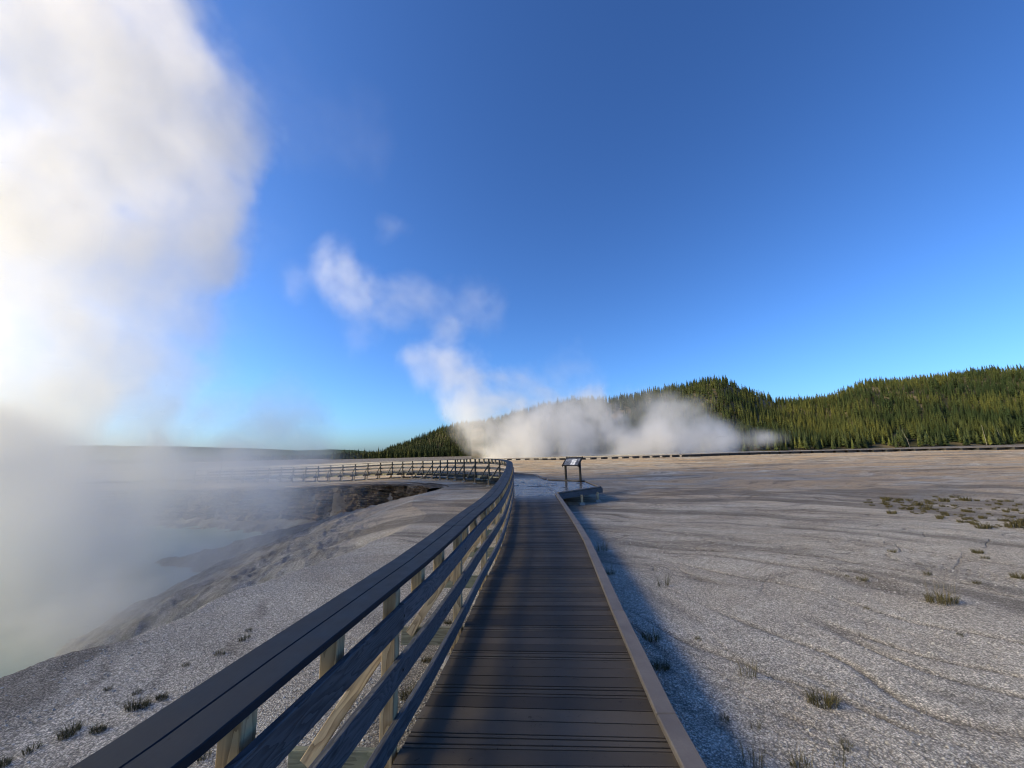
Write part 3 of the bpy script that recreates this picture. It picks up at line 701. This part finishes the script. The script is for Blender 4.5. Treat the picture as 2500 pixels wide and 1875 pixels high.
tm_small = blade_mesh('tuft_small', 70, 0.07, 0.02, 0.07, 0.9, 0.002, 3)
tm_wispy = blade_mesh('tuft_wispy', 40, 0.09, 0.03, 0.17, 0.6, 0.0014, 4)
st_mesh = blade_mesh('stems', 0, 0.17, 0, 0, 0.45, 0.003, 5, 26, 0.27)
st_mesh2 = blade_mesh('stems_wispy', 0, 0.12, 0, 0, 0.6, 0.0015, 6, 18, 0.2)
for m_ in (tm_dense, tm_stemmy, tm_small, tm_wispy): m_.materials.append(GRASS)
for m_ in (st_mesh, st_mesh2): m_.materials.append(DRYG)
def gz(x, y): return float(ground_z(np.array([float(x)]), np.array([float(y)]))[0])
def ground_at(px, py):
    d = _f + _r*((px-CX)/F) - _u*((py-CY)/F); z = -0.48
    for _ in range(5):
        p = Vector((0, 0, EYE)) + d*((z-EYE)/d.z); z = gz(p.x, p.y)
    return Vector((p.x, p.y, z))
def tuft(px, py, me, label, group, scale=1.0, stems=None, name='grass_tuft', cat='grass tuft', sz=1.0):
    p = ground_at(px, py)
    if stems is None:
        o = link(name, me, None); o.location = p; o.rotation_euler[2] = random.uniform(0, 6.28); o.scale = (scale, scale, scale*sz); return tag(o, label, cat, group)
    r = empty(name, p, label, cat, group); r.rotation_euler[2] = random.uniform(-.4, .4)
    a = link('blades', me, None, r); a.scale = (scale,)*3; b = link('dry_stems', stems, None, r); b.scale = (scale,)*3
    return r
GR, GL = 'grass tufts on the plain right of the boardwalk', 'grass tufts between the railing and the crater rim'
tuft(2300, 1470, tm_stemmy, 'large grass tuft with tall dry upright stems, standing alone on the gravel at right', GR, 1.5, st_mesh)
tuft(2010, 1718, tm_dense, 'dark dense grass tuft on the open gravel at lower right, without tall stems', GR, 0.95)
tuft(1612, 1632, tm_dense, 'dark round grass tuft pressed against the kerb, second up from the bottom of the photo', GR, 0.75)
tuft(1590, 1560, tm_small, 'spreading grass tuft beside the kerb just above the dark round one', GR, 1.7)
tuft(1490, 1402, tm_small, 'small dark grass tuft at the kerb beneath a few bare stems', GR, 1.3, st_mesh2)
tuft(1470, 1345, tm_wispy, 'sparse wispy stalks beside the kerb, farthest up the walkway', GR, 1.6, st_mesh2)
tuft(1705, 1562, tm_small, 'tiny upright grass tuft on blue-grey gravel a step right of the kerb', GR, 0.7)
tuft(1825, 1652, tm_wispy, 'thin see-through grass tuft between the kerb and the dark dense tuft', GR, 1.1, st_mesh2)
tuft(1770, 1762, tm_small, 'small green grass tuft low in the photo, closest to the kerb corner', GR, 0.8)
tuft(1845, 1780, tm_wispy, 'faint grass tuft just right of the small green one near the bottom edge', GR, 0.6)
tuft(2065, 1822, tm_small, 'little green grass tuft alone below the dark dense tuft', GR, 0.8)
tuft(1835, 1868, tm_wispy, 'grass stalks cut by the bottom edge of the photo, nearest the kerb', GR, 1.0, st_mesh2)
tuft(1955, 1872, tm_small, 'dark grass tuft cut by the bottom edge of the photo, middle one', GR, 1.1, st_mesh2)
tuft(2055, 1868, tm_wispy, 'wispy grass tuft at the bottom edge of the photo, farthest right', GR, 1.0)
tuft(2265, 1403, tm_small, 'low grass tuft directly behind the tall-stemmed one', GR, 1.1)
tuft(2385, 1425, tm_small, 'pale small grass tuft right of and behind the tall-stemmed one', GR, 0.9)
tuft(2492, 1412, tm_dense, 'grass tuft cut by the right edge of the photo', GR, 0.9, st_mesh2)
tuft(2105, 1416, tm_small, 'dark flat grass tuft left of the tall-stemmed one', GR, 1.3)
tuft(2069, 1408, tm_small, 'tiny dark grass tuft just left of the dark flat one', GR, 0.6)
tuft(2117, 1488, tm_small, 'tiny dark grass tuft in front of the dark flat one', GR, 0.6)
tuft(2345, 1552, tm_small, 'tiny dark grass tuft alone below the tall-stemmed one', GR, 0.6)
tuft(2178, 1348, tm_small, 'small mound of grass on pale gravel left below the scattered patch', GR, 1.2)
tuft(2387, 1350, tm_dense, 'rounded grass tuft below the scattered patch of low plants', GR, 0.8)
tuft(2404, 1364, tm_small, 'smaller grass tuft touching the rounded one from the right', GR, 1.1)
tuft(1498, 1478, tm_wispy, 'faint stalks at the kerb between two dark tufts', GR, 0.9)
tuft(1620, 1432, tm_wispy, 'low grey dry grass tuft on the gravel a few steps beyond the kerb', GR, 1.6)
tuft(608, 1541, tm_small, 'brown grass tuft nearest the dark cap rail, left of the first visible post', GL, 0.78)
tuft(598, 1561, tm_small, 'flat sprawling grass tuft just below the brown one', GL, 1.09)
tuft(536, 1598, tm_small, 'yellow-green grass tuft midway down the slope beside the railing', GL, 0.94)
tuft(455, 1626, tm_small, 'small dark grass tuft left of the yellow-green one', GL, 0.70)
tuft(335, 1728, tm_dense, 'long dark green grass tuft half behind the cap rail', GL, 0.78)
tuft(395, 1706, tm_dense, 'bushy green grass tuft touching the cap rail above the long dark one', GL, 0.47)
tuft(170, 1792, tm_dense, 'spreading olive grass tuft near the lower left corner', GL, 0.70)
tuft(238, 1785, tm_dense, 'olive grass tuft right of the spreading one at lower left', GL, 0.55)
tuft(262, 1684, tm_small, 'tiny isolated grass tuft on gravel above the long dark one', GL, 0.62)
tuft(335, 1692, tm_small, 'small olive grass tuft just above the long dark one', GL, 0.70)
tuft(80, 1832, tm_small, 'sparse grass tuft at the bottom of the left edge', GL, 0.86)
tuft(5, 1868, tm_dense, 'dark grass tuft in the very lower left corner', GL, 0.47)
tuft(500, 1850, tm_small, 'grass tuft below the cap rail at the bottom of the photo', GL, 0.78)
tuft(590, 1805, tm_small, 'grass tuft seen between cap rail and upper rail', GL, 0.70)
tuft(998, 1700, tm_dense, 'leafy dark green tuft beneath the deck edge beside the first post', GL, 0.70)
tuft(1042, 1615, tm_dense, 'green tuft beneath the deck edge between first and second outrigger', GL, 0.47)
tuft(1093, 1522, tm_dense, 'green tuft beneath the deck edge beside the second post', GL, 0.47)
GP = 'low plants scattered in a patch at far right'
pm = [blade_mesh('plant_a', 110, 0.13, 0.02, 0.11, 0.9, 0.005, 21), blade_mesh('plant_b', 80, 0.09, 0.02, 0.08, 1.0, 0.005, 22)]
PLANTM = mat_leaf('low_plant_leaves', (0.035, 0.032, 0.014), (0.13, 0.11, 0.045), 5)
for m_ in pm: m_.materials.append(PLANTM)
rnd = random.Random(5); cnt = 0
spots = [(2164,1222,1.6),(2220,1222,1.2),(2240,1234,1.5),(2270,1230,1.3),(2304,1224,1.6),(2356,1222,2.2),(2329,1215,1.0),(2177,1254,1.6),(2400,1290,1.5),(2475,1287,2.0),(2490,1280,1.6),(2283,1214,1.0),(2197,1222,1.0),(2345,1275,1.2),(2262,1242,1.2)]
while cnt < 150:
    px = rnd.uniform(2100, 2530); lo = 1222+max(0, (px-2200))*0.02; hi = 1238+max(0, px-2150)*0.20
    py = rnd.uniform(lo-4, hi)
    if px < 2150 and rnd.random() < 0.6: continue
    spots.append((px, py, rnd.uniform(0.35, 0.95))); cnt += 1
for i, (px, py, sc) in enumerate(spots):
    big = sc > 1.45
    tuft(px, py, pm[i % 2], 'bigger olive low plant among the scattered patch on the plain at far right' if big else 'small low green plant in the scattered patch on the plain at far right', GP, sc, None, 'low_plant', 'plant')

# ------------------------------------------------------------------ hills
def hx(px): return 1100-0.0262*(px-1250)
def hill(name, sil, Yf, Yr, zf, seed, px0, px1, nx=260, ny=70, bump=5.0, mat=HILL):
    xs = np.array([p[0] for p in sil], float); zs = np.array([at(p[0], p[1], Yr).z for p in sil])
    px = np.linspace(px0, px1, nx)
    def zfun(P, T_):
        """T_ 0..1 foot to ridge, above 1 the far side"""
        Hh = np.interp(P, xs, zs)-zf
        up = np.where(T_ < 1, np.sin(np.clip(T_, 0, 1)*math.pi/2)**1.15, np.cos((np.clip(T_, 1, 1.8)-1)*math.pi/2)**1.2)
        b = (fbm(P*0.012, T_*2.6, 4, seed)-0.5)*2*bump*np.sin(np.clip(T_, 0, 1)*math.pi)
        return zf + Hh*up + b*np.clip(Hh/60, 0, 1)
    t = np.linspace(0, 1.8, ny); P, T_ = np.meshgrid(px, t, indexing='ij')
    Yv = Yf+(Yr-Yf)*T_; Xv = (P-1250)/F*Yv/math.cos(PITCH)*1.0; Zv = zfun(P, T_)
    V = np.stack([Xv, Yv, Zv], -1).reshape(-1, 3)
    i, j = np.meshgrid(np.arange(nx-1), np.arange(ny-1), indexing='ij')
    Fc = np.stack([i*ny+j, (i+1)*ny+j, (i+1)*ny+j+1, i*ny+j+1], -1).reshape(-1, 4)
    tag(link(name, mesh_np(name, V, Fc, True), mat), kind='structure')
    def place(p, tt):
        y = Yf+(Yr-Yf)*tt; return (p-1250)/F*y/math.cos(PITCH), y, zfun(np.array([p]), np.array([tt]))[0]
    return place
def r6(L_): return [(1400+a*0.4973, 880+b*0.4973) for a, b in L_]
TR = 14  # the trees themselves stand this many pixels above the ridge
SIL_R = [(1000, 1075), (1120, 1060), (1250, 1025), (1330, 1004), (1400, 990)] + [(x, y+TR) for x, y in r6([(150, 190), (300, 172), (400, 150), (560, 118), (660, 98), (740, 100), (800, 122), (900, 160), (980, 190), (1060, 192), (1200, 190), (1290, 165), (1380, 128), (1420, 108), (1500, 112), (1640, 98), (1750, 88), (1900, 72), (2050, 56), (2212, 40)])] + [(2700, 890), (3100, 880), (3600, 960)]
place_r = hill('hill_right', SIL_R, 300, 680, -3.6, 100, 1150, 3500, 420, 90, 7)
SIL_L = [(760, 1140), (850, 1132), (900, 1128+6), (935, 1116), (954, 1102), (1000, 1086), (1036, 1071), (1076, 1054), (1103, 1047), (1136, 1041), (1171, 1038), (1230, 1040), (1300, 1046), (1400, 1062), (1550, 1075)]
place_l = hill('hill_left', SIL_L, 560, 820, -3.6, 200, 800, 1550, 160, 60, 4)
SIL_D = [(-900, 1120), (-300, 1098), (100, 1088), (250, 1088), (450, 1090), (650, 1096), (740, 1100), (815, 1097), (870, 1099), (900, 1102), (932, 1105), (1000, 1112), (1200, 1118)]
hill('hills_distant', SIL_D, 1900, 3000, -8, 300, -900, 1200, 300, 40, 6, FARHILL)

# ------------------------------------------------------------------ conifers
def conifer(seed, tiers=9, blades=7, spread=0.20, base=0.12, droop=0.5):
    """unit-height tree: (crown verts, crown tris)"""
    rng = np.random.default_rng(seed); V = []; Fc = []
    for k in range(tiers):
        f = k/(tiers-1); z = base+(0.93-base)*f; r = spread*(1-f)**0.8*rng.uniform(0.8, 1.15)+0.012
        ph = rng.uniform(0, 6.28)
        for b in range(blades):
            a = ph+6.283*b/blades+rng.uniform(-.3, .3); rr = r*rng.uniform(0.6, 1.2); da = 0.55
            o = len(V); zt = z+0.115*rng.uniform(0.8, 1.3); zb = z-droop*rr*rng.uniform(0.2, 1)
            V += [(0.1*rr*math.cos(a), 0.1*rr*math.sin(a), zt), (rr*math.cos(a-da)*.72, rr*math.sin(a-da)*.72, z-0.01), (rr*math.cos(a), rr*math.sin(a), zb), (rr*math.cos(a+da)*.72, rr*math.sin(a+da)*.72, z-0.01)]
            Fc += [(o, o+1, o+2), (o, o+2, o+3)]
    o = len(V); V += [(0.02, 0, 0.9), (-0.01, 0.017, 0.9), (-0.01, -0.017, 0.9), (0, 0, 1.02)]; Fc += [(o, o+1, o+3), (o+1, o+2, o+3), (o+2, o, o+3)]
    return np.array(V), np.array(Fc)
def trunk_mesh(r=0.016, h=0.55, bend=0.0):
    V = []; Fc = []
    for k, z in enumerate((0, h*.5, h)):
        rr = r*(1-0.6*k/2)
        for j in range(6): V.append((rr*math.cos(j*1.047)+bend*z*z, rr*math.sin(j*1.047), z))
    for k in range(2):
        for j in range(6): Fc.append((k*6+j, k*6+(j+1) % 6, k*6+6+(j+1) % 6, k*6+6+j))
    return mesh_np('trunk', V, Fc, True)
HI = [conifer(s, 13, 9, sp, bs) for s, sp, bs in ((1, .17, .10), (2, .20, .14), (3, .15, .08), (4, .22, .2))]
LO = [conifer(s, 7, 6, sp, bs) for s, sp, bs in ((5, .18, .06), (6, .21, .1), (7, .15, .05), (8, .20, .16))]
# the nearest 300 stand as single trees
tk = trunk_mesh(); tk.materials.append(TRUNK)
hi_m = []
for k, (v, f) in enumerate(HI):
    for lf in (LEAF1, LEAF2):
        m_ = mesh_np('crown', v, f, False); m_.materials.append(lf); hi_m.append(m_)
def tree_mask(p, t): # bare clearings on the slopes
    return fbm(np.array([p*0.010]), np.array([t*3.3]), 3, 55)[0]
front = []; rest = []
rng2 = np.random.default_rng(77)
while len(front) < 300:
    p = rng2.uniform(1420, 2620); t = 0.07*rng2.random()**1.3
    front.append((p, t))
front.sort(key=lambda q: q[0])
for i, (p, t) in enumerate(front):
    x, y, z = place_r(p, t); h = rng2.uniform(8.5, 14.5)
    young = rng2.random() < 0.28; h *= 0.75 if young else 1
    lab = ('yellow-green young pine in the front row of trees at the foot of the right hill' if young else 'dark green conifer in the front row of trees at the foot of the right hill')
    r = empty('conifer_tree', (x, y, z-0.3), lab, 'tree', 'conifers at the foot of the hills')
    r.scale = (h, h, h); r.rotation_euler[2] = rng2.uniform(0, 6.28)
    link('crown', hi_m[int(rng2.integers(4))*2+int(young)], None, r); link('trunk', tk, None, r)
def forest(name, place, n, p0, p1, t0, t1, h0, h1, seed, clear=0.34):
    rng = np.random.default_rng(seed); Vs = []; Fs = []; o = 0; cnt = 0
    while cnt < n:
        p = rng.uniform(p0, p1); t = rng.uniform(t0**0.5, t1**0.5)**2 if t0 >= 0 else 0
        if tree_mask(p, t) < clear and rng.random() < 0.9: continue
        x, y, z = place(p, t); h = rng.uniform(h0, h1)*(1.25 if rng.random() < 0.06 else 1)
        v, f = LO[int(rng.integers(4))]; a = rng.uniform(0, 6.28); c, s = math.cos(a), math.sin(a)
        w = np.stack([v[:, 0]*c-v[:, 1]*s, v[:, 0]*s+v[:, 1]*c, v[:, 2]], 1)*[h*rng.uniform(.85, 1.2)]*1
        w = w+[x, y, z-0.4]; Vs.append(w); Fs.append(f+o); o += len(v); cnt += 1
    V = np.vstack(Vs); Fc = np.vstack(Fs)
    return mesh_np(name, V, Fc, False)
T_ = NT('forest_needles'); _p = T_.n('NewGeometry').outputs['Position']; _a = T_.noise(_p, 0.012, 4, 0.6); _b = T_.noise(_p, 0.12, 2, 0.5)
_c = T_.mix(T_.mapr(_a, 0.40, 0.62), (0.014, 0.026, 0.008), (0.082, 0.083, 0.018)); _c = T_.mix(T_.mapr(_b, 0.35, 0.7, 0, 0.8), _c, (0.028, 0.04, 0.012))
FORM = T_.done(_c, 0.8, None, spec=0.15)
tag(link('forest_right', forest('forest_right', place_r, 10500, 1180, 3000, 0.03, 1.04, 7, 13, 31), FORM), 'dense conifer forest covering the slopes of the right hill', 'forest', kind='stuff')
tag(link('forest_left', forest('forest_left', place_l, 6500, 820, 1500, 0.0, 1.04, 7, 12, 32, 0.2), FORM), 'dark conifer forest covering the low hill behind the curved railing', 'forest', kind='stuff')
def flat_place(p, t):
    y = 700+500*t; return (p-1250)/F*y/math.cos(PITCH), y, -3.6
tag(link('forest_valley', forest('forest_valley', flat_place, 2200, 200, 960, 0.0, 1.0, 6, 10, 33, 0.0), FORM), 'low dark band of trees on the valley floor behind the left end of the railing', 'forest', kind='stuff')
# bleached dead trunks
SN = 'bleached dead trunks on the hills'
def snag(px, t, place, h, lean, label):
    x, y, z = place(px, t); tm = trunk_mesh(0.006, 1.0, lean)
    tm.materials.append(SNAG); r = empty('dead_tree', (x, y, z-.3), label, 'dead tree', SN); r.scale = (h, h, h)
    link('trunk', tm, None, r)
    V = []; Fc = []
    for k in range(12):
        a = random.uniform(0, 6.28); z0 = random.uniform(.3, .95); l = 0.09*(1.1-z0); o = len(V); bx = lean*z0*z0
        V += [(bx, 0, z0), (bx, 0, z0+.008), (bx+l*math.cos(a), l*math.sin(a), z0+.02)]; Fc.append((o, o+1, o+2))
    bm_ = mesh_np('branches', V, Fc); bm_.materials.append(SNAG); link('branches', bm_, None, r)
snag(2186, 0.0, place_r, 14, -0.28, 'pale leaning dead trunk at the foot of the right hill, leftmost of three')
snag(2368, 0.0, place_r, 16, -0.04, 'pale upright dead trunk at the foot of the right hill, tallest of three')
snag(2406, 0.0, place_r, 13, -0.16, 'pale leaning dead trunk at the foot of the right hill, rightmost of three')
snag(1738, 0.55, place_r, 20, 0.05, 'thin dead trunk rising above the steam on the middle of the right hill')
snag(1433, 1.0, place_r, 26, 0.0, 'tall bare dead trunk on the ridge where the steam hides the hill')
snag(1558, 1.0, place_r, 22, 0.0, 'bare dead trunk on the ridge left of the rounded hilltop')
snag(1080, 1.0, place_l, 18, 0.02, 'bare dead trunk standing above the trees of the left hill')
snag(1131, 1.0, place_l, 20, 0.0, 'bare dead trunk on the top of the left hill')
snag(976, 1.0, place_l, 17, 0.0, 'bare dead trunk on the lower shoulder of the left hill')

# ------------------------------------------------------------------ steam: real volumes
def steam(name, label, lo, hi, vox, blobs, amp, nscale, warp, k, mats, seed=0.0, group=None):
    me = bpy.data.meshes.new(name)
    x0, y0, z0 = lo; x1, y1, z1 = hi
    me.from_pydata([(x0,y0,z0),(x1,y0,z0),(x1,y1,z0),(x0,y1,z0),(x0,y0,z1),(x1,y0,z1),(x1,y1,z1),(x0,y1,z1)], [], [(0,3,2,1),(4,5,6,7),(0,1,5,4),(1,2,6,5),(2,3,7,6),(3,0,4,7)])
    o = link(name, me, mats)
    tag(o, label, 'steam', group, 'stuff')
    ng = bpy.data.node_groups.new(name+'_density', 'GeometryNodeTree')
    ng.interface.new_socket('Geometry', in_out='INPUT', socket_type='NodeSocketGeometry'); ng.interface.new_socket('Geometry', in_out='OUTPUT', socket_type='NodeSocketGeometry')
    N = ng.nodes; Lk = ng.links
    def nd(t, ins=None, **kw):
        q = N.new(t)
        for a, v in kw.items(): setattr(q, a, v)
        for a, v in (ins or {}).items():
            if isinstance(v, bpy.types.NodeSocket): Lk.new(v, q.inputs[a])
            else: q.inputs[a].default_value = v
        return q
    def mt(op, a, b=0.0, c=None, clamp=False):
        q = nd('ShaderNodeMath', {0: a, 1: b}, operation=op, use_clamp=clamp)
        if c is not None:
            if isinstance(c, bpy.types.NodeSocket): Lk.new(c, q.inputs[2])
            else: q.inputs[2].default_value = c
        return q.outputs[0]
    pos = nd('GeometryNodeInputPosition').outputs[0]
    n1 = nd('ShaderNodeTexNoise', {'Vector': nd('ShaderNodeVectorMath', {0: pos, 1: (seed, seed*2, seed*3)}, operation='ADD').outputs[0], 'Scale': nscale*0.45, 'Detail': 2.0, 'Roughness': 0.5})
    wv = nd('ShaderNodeVectorMath', {0: nd('ShaderNodeVectorMath', {0: n1.outputs[1], 1: (.5, .5, .5)}, operation='SUBTRACT').outputs[0], 'Scale': warp}, operation='SCALE').outputs[0]
    wp = nd('ShaderNodeVectorMath', {0: pos, 1: wv}, operation='ADD').outputs[0]
    n2 = nd('ShaderNodeTexNoise', {'Vector': nd('ShaderNodeVectorMath', {0: wp, 1: (1, 1, 0.7)}, operation='MULTIPLY').outputs[0], 'Scale': nscale, 'Detail': 6.0, 'Roughness': 0.64}).outputs[0]
    n3 = mt('MULTIPLY', mt('SUBTRACT', nd('ShaderNodeTexNoise', {'Vector': wp, 'Scale': nscale*2.3, 'Detail': 4.0, 'Roughness': 0.6}).outputs[0], 0.33), 3.0, clamp=False)
    n3 = nd('ShaderNodeClamp', {0: n3, 1: 0.12, 2: 1.0}).outputs[0]
    n2 = mt('SUBTRACT', n2, 0.5)
    tot = None
    for (c, r, a, soft) in blobs:     # centre, radii, strength, softness of the edge
        d = nd('ShaderNodeVectorMath', {0: wp, 1: tuple(c)}, operation='SUBTRACT').outputs[0]
        d = nd('ShaderNodeVectorMath', {0: d, 1: tuple(1/q for q in r)}, operation='MULTIPLY').outputs[0]
        l = nd('ShaderNodeVectorMath', {0: d}, operation='LENGTH').outputs[1]
        v = mt('ADD', mt('SUBTRACT', 1.0, l), mt('MULTIPLY', n2, k))
        v = nd('ShaderNodeMapRange', {0: v, 1: 0.0, 2: soft, 3: 0.0, 4: a}, interpolation_type='SMOOTHSTEP').outputs[0]
        tot = v if tot is None else mt('MAXIMUM', tot, v)
    tot = mt('MULTIPLY', mt('MULTIPLY', tot, amp), n3)
    vc = nd('GeometryNodeVolumeCube', {'Density': tot, 'Min': lo, 'Max': hi,
            'Resolution X': int((x1-x0)/vox), 'Resolution Y': int((y1-y0)/vox), 'Resolution Z': int((z1-z0)/vox)})
    sm = nd('GeometryNodeSetMaterial', {'Geometry': vc.outputs[0], 'Material': mats})
    gi = N.new('NodeGroupInput'); go = N.new('NodeGroupOutput'); Lk.new(sm.outputs[0], go.inputs[0])
    md = o.modifiers.new('density', 'NODES'); md.node_group = ng
    return o
def mat_steam(name, aniso=0.35):
    m = bpy.data.materials.new(name); m.use_nodes = True; t = m.node_tree; t.nodes.clear()
    o = t.nodes.new('ShaderNodeOutputMaterial'); p = t.nodes.new('ShaderNodeVolumePrincipled')
    p.inputs['Color'].default_value = (0.985, 0.97, 0.945, 1); p.inputs['Density'].default_value = 1.0; p.inputs['Anisotropy'].default_value = aniso
    t.links.new(p.outputs[0], o.inputs['Volume']); return m
STEAM = mat_steam('steam_vapour')
def blob(px, py, Y, r, a=1.0, soft=0.35, ry=None, sz=1.0):
    c = at(px, py, Y); rm = r*Y/F; return (c, (rm, (ry or rm), rm*sz), a, soft)
B1 = [blob(-330, -200, 24, 520), blob(120, -140, 25, 440), blob(-250, 300, 24, 470), blob(180, 150, 26, 420), blob(340, 330, 27, 300),
      blob(60, 600, 26, 440), blob(400, 540, 27, 235), blob(-350, 800, 24, 470), blob(150, 850, 27, 330, .8), blob(370, 740, 27, 180, .7),
      blob(-40, 1040, 26, 300, .9, .5), blob(390, 900, 27, 180, .8, .5), blob(330, 1020, 25, 210, 1.3, .8), blob(700, 1150, 27, 130, .9, .9), blob(520, 1330, 17, 170, 2.0, .8), blob(500, 1030, 27, 160, .9, .8), blob(120, 1000, 25, 230, 1.3, .7), blob(620, 1020, 29, 110, .4, .9), blob(280, 920, 24, 230, 1.0, .8), blob(520, 970, 27, 150, .6, .9),
      blob(40, 1250, 21, 390, 3.0, .6, sz=.75), blob(370, 1160, 26, 240, 2.6, .6, sz=.78), blob(560, 1150, 28, 210, 2.0, .7, sz=.7), blob(680, 1240, 25, 185, 1.0, .7), blob(500, 1260, 22, 200, 1.5, .7, sz=.8),
      blob(380, 1330, 18, 290, 2.6, .7), blob(130, 1440, 14, 330, 3.0, .7), blob(200, 1330, 17, 260, 2.4, .6), blob(560, 1300, 19, 210, 2.2, .8), blob(430, 1420, 14, 200, 2.0, .8), blob(300, 1480, 12, 180, 1.6, .8), blob(-300, 1250, 20, 420, 1.6, .6), blob(780, 1190, 29, 120, .4, .8), blob(600, 1370, 15, 170, .8, .8),
      blob(760, 300, 30, 200, .09, .9), blob(660, 560, 30, 210, .09, .9), blob(830, 330, 30, 80, .12, .8), blob(700, 1060, 30, 150, 1.5, .8), blob(560, 1010, 28, 130, 1.0, .8), blob(420, 960, 26, 140, 1.0, .8), blob(240, 1080, 24, 200, 1.5, .7), blob(870, 1215, 26, 105, .25, .8), blob(560, 1050, 29, 120, .5, .8), blob(150, 1060, 25, 200, 1.0, .6), blob(620, 230, 29, 130, .15, .9), blob(560, 760, 29, 150, .12, .9),
      (Vector((-36, 2, 13)), (14, 15, 15), 1.1, .6), (Vector((-26, 3, 1)), (13, 9, 6), .7, .5)]  # unseen steam, added left of frame to weaken sun on the foreground
steam('steam_plume', 'huge bright steam column rising from the crater and filling the left of the sky', (-76, -26, -4.4), (-3.5, 46, 46), 0.34, B1, 0.20, 0.10, 8.0, 2.8, STEAM, 3.0)
D2 = 128
B2 = [blob(1250, 1085, D2, 85, .8), blob(1180, 1080, D2, 70, .3, .8), blob(1290, 1070, D2, 110, .8), blob(1400, 1050, D2+4, 105, .8), blob(1500, 1045, D2+6, 85, .6), blob(1590, 1068, D2, 75, .45), blob(1500, 1095, D2, 250, 1.0, .6, ry=18, sz=.30), blob(1760, 1096, D2-8, 190, .5, .9, ry=14, sz=.22), blob(1640, 1065, D2, 130, .6, .9), blob(1730, 1088, D2, 120, .9, .9, ry=16, sz=.55), blob(1860, 1094, D2-8, 90, .8, .9, ry=12, sz=.4), blob(1380, 1040, D2, 130, .7, .8), blob(1560, 1010, D2, 90, .25, .9), blob(1680, 1085, D2, 60, .35), blob(1760, 1092, D2-4, 45, .3), blob(1850, 1095, D2-8, 35, .25), blob(1930, 1098, D2-12, 25, .2),
      blob(1200, 985, D2, 95, .55), blob(1320, 985, D2, 100, .35, .6), blob(1150, 935, D2, 105, .45, .7), blob(1060, 900, D2, 90, .36, .7), blob(1090, 815, D2, 75, .24, .8), blob(1140, 745, D2, 95, .12, .9), blob(1070, 745, D2, 76, .14, .8),
      blob(950, 745, D2, 85, .22, .8), blob(880, 715, D2, 85, .3, .8), blob(825, 650, D2, 70, .22, .8), blob(1010, 735, D2, 80, .16, .8), blob(900, 800, D2, 80, .09, .9), blob(960, 555, D2, 55, .06, .8), blob(740, 690, D2, 60, .06, .8), blob(1380, 930, D2, 90, .14, .7)]
steam('steam_bank', 'low white steam bank drifting over the spring beyond the plain, with wisps trailing up to the left', (-84, 102, -0.9), (100, 152, 84), 0.66, B2, 0.21, 0.055, 20.0, 2.5, STEAM, 9.0)
